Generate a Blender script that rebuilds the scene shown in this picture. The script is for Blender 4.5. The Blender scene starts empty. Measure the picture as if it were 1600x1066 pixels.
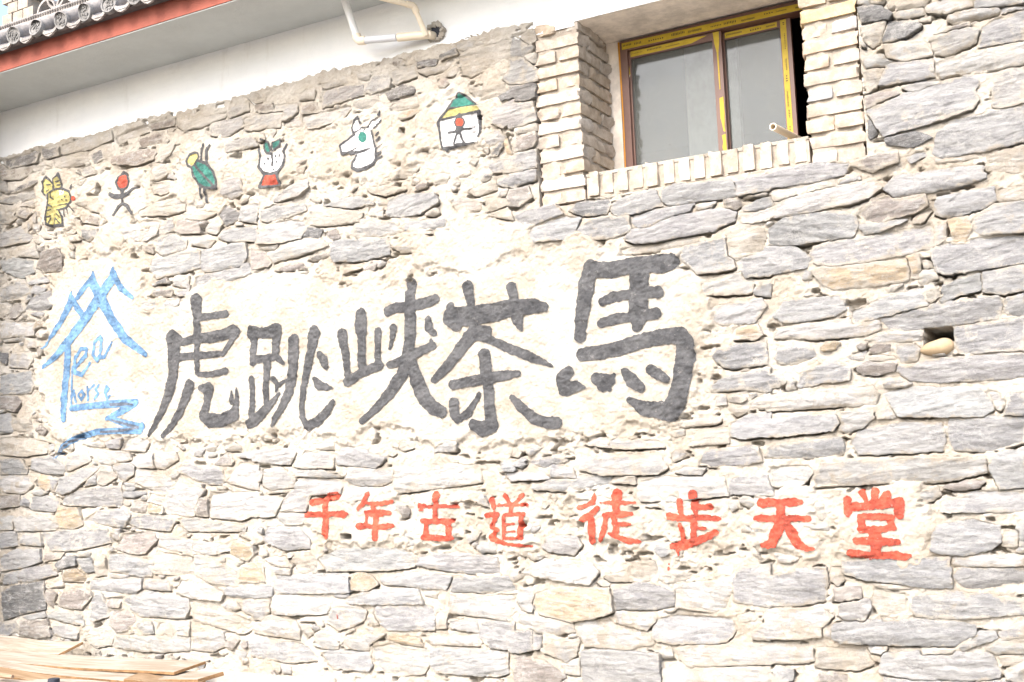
import bpy, math, random
import numpy as np
from mathutils import Matrix, Vector

scene = bpy.context.scene
col = scene.collection
ZO = 3.6                                   # survey datum (a brick joint of the window pier) above the street

# ================================================================ camera (fitted to the brickwork)
F_PX, YAW, PIT, ROLL = 1783.485, 0.508609, 0.113378, -0.0385479
CAM = np.array([2.500613, -4.826139, -2.043104 + ZO])
_fw = np.array([-math.sin(YAW)*math.cos(PIT), math.cos(YAW)*math.cos(PIT), math.sin(PIT)])
_r0 = np.array([math.cos(YAW), math.sin(YAW), 0.0]); _u0 = np.cross(_r0, _fw)
_r = _r0*math.cos(ROLL) + _u0*math.sin(ROLL); _u = -_r0*math.sin(ROLL) + _u0*math.cos(ROLL)
cd = bpy.data.cameras.new("camera"); cam = bpy.data.objects.new("camera", cd); col.objects.link(cam)
cd.sensor_width = 36.0; cd.lens = F_PX/1600*36.0; cd.clip_start = 0.05; cd.clip_end = 2000
cam.matrix_world = Matrix(((_r[0], _u[0], -_fw[0], CAM[0]), (_r[1], _u[1], -_fw[1], CAM[1]), (_r[2], _u[2], -_fw[2], CAM[2]), (0, 0, 0, 1)))
scene.camera = cam

# ================================================================ sky, sun, exposure (bright overcast)
SUN_EL, SUN_AZ = math.radians(43), math.radians(-10)     # azimuth from the wall's outward normal, negative = from the left
sun_to = Vector((math.sin(SUN_AZ)*math.cos(SUN_EL), -math.cos(SUN_AZ)*math.cos(SUN_EL), math.sin(SUN_EL)))
w = bpy.data.worlds.new("World"); scene.world = w; w.use_nodes = True
nt = w.node_tree; bg = nt.nodes["Background"]
sky = nt.nodes.new("ShaderNodeTexSky"); sky.sky_type = 'NISHITA'; sky.sun_disc = False
sky.sun_elevation = SUN_EL; sky.sun_rotation = math.atan2(sun_to.x, sun_to.y)
sky.air_density = 1.0; sky.dust_density = 3.5; sky.ozone_density = 1.0
nt.links.new(sky.outputs[0], bg.inputs[0]); bg.inputs[1].default_value = 0.15
sd = bpy.data.lights.new("sun", 'SUN'); sd.energy = 1.5; sd.angle = math.radians(32); sd.color = (1.0, 0.96, 0.90)
so = bpy.data.objects.new("sun", sd); col.objects.link(so)
so.rotation_euler = sun_to.to_track_quat('Z', 'Y').to_euler()
scene.view_settings.view_transform = 'Standard'; scene.view_settings.look = 'None'
scene.view_settings.gamma = 1.0; scene.view_settings.use_curve_mapping = False
scene.view_settings.exposure = 1.92
scene.cycles.max_bounces = 8

# ================================================================ helpers
def ray(px, py):
    return _fw + _r*((px-800)/F_PX) - _u*((py-533)/F_PX)
def on_y(px, py, y=0.0):                  # point of the plane y = const seen at a photo pixel
    d = ray(px, py); return CAM + d*((y-CAM[1])/d[1])
def on_z(px, py, z):
    d = ray(px, py); return CAM + d*((z-CAM[2])/d[2])
def px_scale(px, py):                     # pixels per metre (vertical) on the wall there
    p = on_y(px, py); return F_PX/((p-CAM) @ _fw)
def to_px(P):
    d = np.asarray(P) - CAM; z = d @ _fw
    return 800+F_PX*(d @ _r)/z, 533-F_PX*(d @ _u)/z

def _hash(ix, iy, seed):
    h = (ix.astype(np.int64)*374761393 + iy.astype(np.int64)*668265263 + seed*2147483647) & 0xffffffff
    h = ((h ^ (h >> 13))*1274126177) & 0xffffffff
    h = ((h ^ (h >> 16))*2246822519) & 0xffffffff
    return ((h ^ (h >> 15)) & 0xffffff)/float(0xffffff)*2-1
def vnoise(x, y, seed=0):
    x, y = np.broadcast_arrays(np.asarray(x, float), np.asarray(y, float))
    ix = np.floor(x); iy = np.floor(y); fx = x-ix; fy = y-iy
    fx = fx*fx*fx*(fx*(fx*6-15)+10); fy = fy*fy*fy*(fy*(fy*6-15)+10)
    a = _hash(ix, iy, seed); b = _hash(ix+1, iy, seed); c = _hash(ix, iy+1, seed); d = _hash(ix+1, iy+1, seed)
    return (a*(1-fx)+b*fx)*(1-fy) + (c*(1-fx)+d*fx)*fy
def fbm(x, y, seed=0, octv=4, gain=.5):
    s = 0; a = 1.0; t = 0
    for k in range(octv):
        s = s + a*vnoise(x*2**k + 17.3*k, y*2**k - 9.1*k, seed+k*101); t += a; a *= gain
    return s/t
def sstep(a, b, x):
    t = np.clip((x-a)/(b-a), 0, 1); return t*t*(3-2*t)
def poly_sdf(P, X, Z):                    # signed distance, positive inside
    d = np.full(X.shape, 1e9); ins = np.zeros(X.shape, bool); n = len(P)
    for i in range(n):
        ax, az = P[i]; bx, bz = P[(i+1) % n]; ex, ez = bx-ax, bz-az
        l2 = ex*ex+ez*ez+1e-12
        t = np.clip(((X-ax)*ex+(Z-az)*ez)/l2, 0, 1)
        d = np.minimum(d, np.hypot(X-ax-t*ex, Z-az-t*ez))
        if abs(ez) > 1e-9:
            c = ((az > Z) != (bz > Z)) & (X < ex*(Z-az)/ez+ax)
            ins ^= c
    return np.where(ins, d, -d)

def new_mesh(name, V, quads, polys, smooth=True):
    V = np.asarray(V, np.float32).reshape(-1, 3)
    quads = np.asarray(quads, np.int64).reshape(-1, 4)
    loops = [quads.ravel()]; sizes = [np.full(len(quads), 4, np.int32)]
    if polys:
        loops.append(np.fromiter((i for p in polys for i in p), np.int64)); sizes.append(np.array([len(p) for p in polys], np.int32))
    loops = np.concatenate(loops).astype(np.int32); sizes = np.concatenate(sizes)
    st = np.concatenate([[0], np.cumsum(sizes)[:-1]]).astype(np.int32)
    me = bpy.data.meshes.new(name)
    me.vertices.add(len(V)); me.vertices.foreach_set("co", V.ravel())
    me.loops.add(len(loops)); me.loops.foreach_set("vertex_index", loops)
    me.polygons.add(len(sizes)); me.polygons.foreach_set("loop_start", st); me.polygons.foreach_set("loop_total", sizes)
    me.polygons.foreach_set("use_smooth", np.full(len(sizes), smooth, bool))
    me.update(calc_edges=True); me.validate()
    return me
def set_tint(me, rgba):
    a = me.color_attributes.new("tint", 'FLOAT_COLOR', 'POINT')
    rgba = np.asarray(rgba, np.float32)
    if rgba.ndim == 1: rgba = np.tile(rgba, (len(me.vertices), 1))
    a.data.foreach_set("color", rgba.ravel())
def set_float(me, name, v):
    a = me.attributes.new(name, 'FLOAT', 'POINT'); a.data.foreach_set("value", np.asarray(v, np.float32))
def link(name, me, mat=None, parent=None, loc=(0, 0, 0)):
    o = bpy.data.objects.new(name, me); col.objects.link(o); o.location = loc
    if parent is not None: o.parent = parent
    if mat is not None and me is not None and not me.materials: me.materials.append(mat)
    return o
def empty(name, loc=(0, 0, 0), parent=None):
    o = bpy.data.objects.new(name, None); col.objects.link(o); o.location = loc; o.empty_display_size = .1
    if parent is not None: o.parent = parent
    return o
def tag(o, label=None, cat=None, group=None, kind=None):
    for k, v in (("label", label), ("category", cat), ("group", group), ("kind", kind)):
        if v: o[k] = v
    return o

class MB:
    def __init__(s): s.v = []; s.f = []
    def add(s, V, Fc):
        n = len(s.v); s.v += [tuple(map(float, q)) for q in V]; s.f += [tuple(i+n for i in q) for q in Fc]; return s
    def box(s, a, b, M=None):
        (x0, y0, z0), (x1, y1, z1) = a, b
        V = [(x0,y0,z0),(x1,y0,z0),(x1,y1,z0),(x0,y1,z0),(x0,y0,z1),(x1,y0,z1),(x1,y1,z1),(x0,y1,z1)]
        if M is not None: V = [M @ Vector(q) for q in V]
        return s.add(V, [(0,3,2,1),(4,5,6,7),(0,1,5,4),(1,2,6,5),(2,3,7,6),(3,0,4,7)])
    def tube(s, pts, rad, n=20, hollow=0.0, caps=True):
        pts = [Vector(p) for p in pts]; R = rad if isinstance(rad, (list, tuple)) else [rad]*len(pts)
        def rings(k):
            out = []
            for i, p in enumerate(pts):
                t = (pts[min(i+1, len(pts)-1)] - pts[max(i-1, 0)]).normalized()
                ref = Vector((0, 0, 1)) if abs(t.z) < .9 else Vector((1, 0, 0))
                a = t.cross(ref).normalized(); b = a.cross(t)
                out.append([p + (a*math.cos(2*math.pi*j/n)+b*math.sin(2*math.pi*j/n))*(R[i]-k) for j in range(n)])
            return out
        A = rings(0); V = [q for r in A for q in r]; m = len(pts)
        Fc = [(i*n+j, i*n+(j+1) % n, (i+1)*n+(j+1) % n, (i+1)*n+j) for i in range(m-1) for j in range(n)]
        if hollow:
            B = rings(hollow); o = len(V); V += [q for r in B for q in r]
            Fc += [(o+i*n+(j+1) % n, o+i*n+j, o+(i+1)*n+j, o+(i+1)*n+(j+1) % n) for i in range(m-1) for j in range(n)]
            for e, i in ((0, 0), (1, m-1)):
                for j in range(n):
                    q = (i*n+j, o+i*n+j, o+i*n+(j+1) % n, i*n+(j+1) % n); Fc.append(q if e == 0 else q[::-1])
        elif caps:
            Fc += [tuple(range(n)), tuple(reversed(range((m-1)*n, m*n)))]
        return s.add(V, Fc)
    def prism(s, P, y0, y1):              # outline in x,z extruded along y (front y0, back y1)
        n = len(P); V = [(x, y0, z) for x, z in P] + [(x, y1, z) for x, z in P]
        return s.add(V, [tuple(range(n)), tuple(reversed(range(n, 2*n)))] + [(i, n+i, n+(i+1) % n, (i+1) % n) for i in range(n)])
    def mesh(s, name, smooth=False):
        me = bpy.data.meshes.new(name); me.from_pydata(s.v, [], s.f); me.update()
        if smooth: me.polygons.foreach_set("use_smooth", [True]*len(me.polygons)); me.set_sharp_from_angle(angle=math.radians(40))
        return me
    def build(s, name, mat, parent=None, smooth=False):
        return link(name, s.mesh(name, smooth), mat, parent)

# ================================================================ materials
class NG:
    def __init__(s, name):
        s.m = bpy.data.materials.new(name); s.m.use_nodes = True; s.t = s.m.node_tree; s.b = s.t.nodes["Principled BSDF"]
        s.out = s.t.nodes["Material Output"]; s.pos = s.t.nodes.new("ShaderNodeNewGeometry").outputs["Position"]
    def n(s, typ, **kw):
        q = s.t.nodes.new("ShaderNode"+typ)
        for k, v in kw.items(): setattr(q, k, v)
        return q
    def put(s, sock, v):
        if hasattr(v, "is_output"): s.t.links.new(v, sock)
        elif isinstance(v, (tuple, list)) and len(v) == 3 and sock.type == 'RGBA': sock.default_value = (*v, 1)
        else: sock.default_value = v
    def map(s, sc):
        q = s.n("Mapping"); s.put(q.inputs[0], s.pos); q.inputs[3].default_value = sc if isinstance(sc, tuple) else (sc,)*3; return q.outputs[0]
    def noise(s, sc, det=5, rough=.6, vec=None, dist=0):
        q = s.n("TexNoise"); s.put(q.inputs["Vector"], s.pos if vec is None else vec)
        q.inputs["Scale"].default_value = sc; q.inputs["Detail"].default_value = det; q.inputs["Roughness"].default_value = rough; q.inputs["Distortion"].default_value = dist
        return q.outputs[0]
    def ramp(s, v, a, b, lo=0., hi=1.):
        q = s.n("MapRange", interpolation_type='SMOOTHSTEP'); s.put(q.inputs[0], v)
        for i, k in enumerate((a, b, lo, hi)): s.put(q.inputs[i+1], k)
        return q.outputs[0]
    def mix(s, f, a, b, mode='MIX'):
        q = s.n("Mix", data_type='RGBA', blend_type=mode); s.put(q.inputs[0], f); s.put(q.inputs[6], a); s.put(q.inputs[7], b); return q.outputs[2]
    def math(s, op, a, b=0.):
        q = s.n("Math", operation=op); s.put(q.inputs[0], a); s.put(q.inputs[1], b); return q.outputs[0]
    def bump(s, h, dist, strength=1., prev=None):
        q = s.n("Bump"); q.inputs["Distance"].default_value = dist; q.inputs["Strength"].default_value = strength; s.put(q.inputs["Height"], h)
        if prev is not None: s.put(q.inputs["Normal"], prev)
        return q.outputs[0]
    def attr(s, name, out="Color"):
        return s.n("Attribute", attribute_name=name).outputs[out]
    def fin(s, colr, rough=.9, nrm=None, spec=.3):
        s.put(s.b.inputs["Base Color"], colr); s.put(s.b.inputs["Roughness"], rough); s.b.inputs["Specular IOR Level"].default_value = spec
        if nrm is not None: s.put(s.b.inputs["Normal"], nrm)
        return s.m

LIME = (.53, .495, .44); LIME_D = (.42, .37, .305)
def lime_colour(g):
    c = g.mix(g.ramp(g.noise(3.2, 7, .72), .38, .62), LIME, LIME_D)
    c = g.mix(g.ramp(g.noise(16, 5, .7), .52, .75), c, (.60, .575, .53))
    return g.mix(g.ramp(g.noise(110, 5, .8), .575, .74), c, (.24, .19, .135))
def m_lime():
    g = NG("lime_mortar"); c = lime_colour(g)
    b = g.bump(g.noise(48, 9, .8), .016, 1.); b = g.bump(g.noise(230, 5, .75), .0035, 1., b)
    return g.fin(c, .95, b, .15)
def m_stone():
    g = NG("slate_stone"); tint = g.attr("tint"); al = g.attr("tint", "Alpha"); ed = g.attr("edge", "Fac")
    lay = g.map((6., 6., 24.))
    c = g.mix(g.ramp(g.noise(1.3, 9, .72, lay, .5), .34, .66), g.mix(1., tint, (.74, .74, .75), 'MULTIPLY'), g.mix(1., tint, (1.18, 1.18, 1.18), 'MULTIPLY'))
    c = g.mix(g.ramp(g.noise(42, 6, .8), .52, .72, 0., .55), c, g.mix(1., tint, (1.45, 1.44, 1.42), 'MULTIPLY'))
    c = g.mix(g.ramp(g.noise(4, 5, .7), .60, .80, 0., .40), c, (.36, .31, .25))
    vein = g.math('ABSOLUTE', g.math('SUBTRACT', g.noise(4.5, 8, .78, None, .6), .5))
    c = g.mix(g.math('MULTIPLY', g.ramp(vein, .0, .012, .55, 0.), g.ramp(g.noise(3, 3, .5), .5, .62)), c, (.56, .55, .53))
    c = g.mix(g.ramp(g.noise(2.0, 8, .8, lay), .48, .66, 0., .75), c, (.50, .495, .485))
    c = g.mix(g.ramp(g.noise(5.5, 9, .82), .50, .66, 0., .55), c, (.53, .515, .495))
    # lime smeared over the faces, more of it towards the joints
    sm = g.math('ADD', g.noise(11, 9, .78), g.math('SUBTRACT', g.ramp(ed, 0., .022, .13, 0.), .055))
    sm = g.math('ADD', sm, g.math('MULTIPLY', g.math('SUBTRACT', al, .3), .34))
    c = g.mix(g.ramp(sm, .52, .62, 0., .95), c, lime_colour(g))
    b = g.bump(g.noise(2.0, 10, .8, lay, .5), .018, 1.); b = g.bump(g.noise(70, 9, .85), .012, 1., b)
    return g.fin(c, .85, b, .22)
def m_paint():
    g = NG("wall_paint"); c = g.attr("tint")
    c = g.mix(g.ramp(g.noise(14, 7, .75), .36, .66), g.mix(1., c, (.62, .62, .64), 'MULTIPLY'), g.mix(1., c, (1.5, 1.48, 1.46), 'MULTIPLY'))
    c = g.mix(g.ramp(g.noise(48, 8, .88), .595, .67, 0., .9), c, (.42, .395, .36))           # worn through to the lime
    c = g.mix(g.ramp(g.noise(9, 8, .8), .60, .70, 0., .35), c, (.36, .35, .34))
    b = g.bump(g.noise(45, 8, .78), .012, 1.); b = g.bump(g.noise(200, 4, .7), .003, .9, b)
    return g.fin(c, .55, b, .35)
def m_brick():
    g = NG("buff_brick"); oc = g.n("ObjectInfo").outputs["Color"]
    c = g.mix(g.ramp(g.noise(20, 6, .7), .35, .7), g.mix(1., oc, (.78, .76, .74), 'MULTIPLY'), g.mix(1., oc, (1.12, 1.12, 1.12), 'MULTIPLY'))
    c = g.mix(g.ramp(g.noise(34, 5, .75), .60, .74, 0., .5), c, (.60, .56, .50))
    c = g.mix(g.ramp(g.noise(150, 2, .6), .68, .8, 0., .7), c, (.22, .18, .15))
    b = g.bump(g.noise(60, 7, .75), .006, .8); b = g.bump(g.noise(300, 3, .7), .0015, .7, b)
    return g.fin(c, .92, b, .15)
def m_plain(name, c, rough=.8, var=.18, sc=8, bump=.003, bsc=60, spec=.3, metal=0.):
    g = NG(name); k = g.mix(g.ramp(g.noise(sc, 6, .7), .3, .7), tuple(x*(1-var) for x in c), tuple(min(1, x*(1+var)) for x in c))
    n = g.bump(g.noise(bsc, 6, .7), bump, .8) if bump else None
    g.b.inputs["Metallic"].default_value = metal
    return g.fin(k, rough, n, spec)
def m_whitewash():
    g = NG("whitewash"); c = g.mix(g.ramp(g.noise(2.5, 6, .7), .35, .7), (.74, .75, .75), (.80, .80, .79))
    c = g.mix(g.ramp(g.noise(90, 3, .8), .68, .76, 0., .6), c, (.50, .47, .42))
    c = g.mix(g.ramp(g.noise(6, 7, .75, g.map((1, 1, .14))), .56, .74, 0., .45), c, (.55, .54, .51))     # rain streaks
    c = g.mix(g.ramp(g.noise(3.5, 8, .8), .60, .72, 0., .35), c, (.60, .57, .52))
    b = g.bump(g.noise(30, 6, .7), .004, .6); b = g.bump(g.noise(9, 4, .6, g.map((1, 1, 5))), .006, .5, b)
    return g.fin(c, .8, b, .2)
def m_wood():
    g = NG("sawn_wood"); oc = g.n("ObjectInfo").outputs["Color"]; tc = g.n("TexCoord").outputs["Object"]
    mp = g.n("Mapping"); g.put(mp.inputs[0], tc); mp.inputs[3].default_value = (1.2, 16, 30)
    v = g.noise(2.2, 6, .65, mp.outputs[0], 1.0)
    c = g.mix(g.ramp(v, .35, .65), g.mix(1., oc, (.68, .62, .55), 'MULTIPLY'), oc)
    return g.fin(c, .75, g.bump(v, .002, .7), .2)
M = dict(lime=m_lime(), stone=m_stone(), paint=m_paint(), brick=m_brick(), white=m_whitewash(), wood=m_wood(),
    bed=m_plain("brick_mortar", (.32, .28, .235), .95, .2, 20, .006, 90, .1),
    red=m_plain("red_fascia_paint", (.24, .068, .046), .75, .22, 4, .003, 30),
    soffit=m_plain("grey_soffit", (.50, .525, .52), .85, .06, 3, .004, 25, .2),  # even pale grey, darker than the whitewash
    lintel=m_plain("lintel_plaster", (.72, .65, .57), .9, .22, 7, .004),
    alu=m_plain("brown_aluminium", (.115, .055, .04), .45, .10, 12, 0, spec=.5),
    tape=m_plain("yellow_film", (.42, .30, .02), .5, .12, 30, .001, 120),
    tape_o=m_plain("orange_film", (.45, .20, .015), .5, .10, 30, .001),
    tape_b=m_plain("film_backing", (.66, .60, .48), .6, .05, 30, 0),
    ink=m_plain("film_print", (.05, .045, .02), .6, .1, 30, 0),
    pvc=m_plain("white_pvc", (.74, .74, .74), .35, .04, 6, 0, spec=.5),
    pvc_g=m_plain("grey_white_pvc", (.58, .59, .62), .35, .04, 6, 0, spec=.5),
    pvc_c=m_plain("cream_pvc", (.72, .63, .50), .4, .06, 6, 0, spec=.5),
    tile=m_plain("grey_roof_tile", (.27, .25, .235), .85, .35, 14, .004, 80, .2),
    disc=m_plain("tile_end_clay", (.19, .185, .18), .85, .35, 30, .004, 90, .2),
    edge=m_plain("sawn_edge", (.22, .13, .065), .8, .3, 20, .003, 80, .2),
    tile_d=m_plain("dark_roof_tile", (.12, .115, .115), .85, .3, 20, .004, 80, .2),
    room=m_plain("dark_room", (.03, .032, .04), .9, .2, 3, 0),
    pale_strip=m_plain("pale_matte", (.50, .46, .42), .9, .06, 4, 0),
    earth=m_plain("sandy_ground", (.19, .175, .155), .95, .25, 4, .015, 40, .1),
    pebble=m_plain("tan_pebble", (.36, .27, .17), .7, .2, 9, .002, 60, .3),
    black=m_plain("dark_rubber", (.03, .035, .05), .6, .2, 20, .002))
def m_glass():
    g = NG("dusty_glass"); t = g.t
    dust = g.ramp(g.noise(60, 6, .75, g.map((1, 1, .6))), .35, .8, .20, .30)
    low = g.noise(2.2, 5, .6, g.map((1, 1, .7))); dust = g.math('MULTIPLY', dust, g.ramp(low, .32, .68, .45, 1.35))
    spots = g.ramp(g.noise(55, 3, .7, g.map((1, 1, 1.6))), .70, .76, 0., .9); dust = g.math('MAXIMUM', dust, spots)
    tr = g.n("BsdfTransparent"); tr.inputs[0].default_value = (.78, .82, .82, 1)
    gl = g.n("BsdfGlossy"); gl.inputs[0].default_value = (.9, .93, .96, 1); gl.inputs[1].default_value = .06
    fr = g.n("Fresnel"); fr.inputs[0].default_value = 1.5
    df = g.n("BsdfDiffuse"); df.inputs[0].default_value = (.25, .255, .24, 1)
    a = g.n("MixShader"); g.put(a.inputs[0], fr.outputs[0]); t.links.new(tr.outputs[0], a.inputs[1]); t.links.new(gl.outputs[0], a.inputs[2])
    b = g.n("MixShader"); g.put(b.inputs[0], dust); t.links.new(a.outputs[0], b.inputs[1]); t.links.new(df.outputs[0], b.inputs[2])
    t.links.new(b.outputs[0], g.out.inputs[0]); return g.m
M['glass'] = m_glass()
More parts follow.
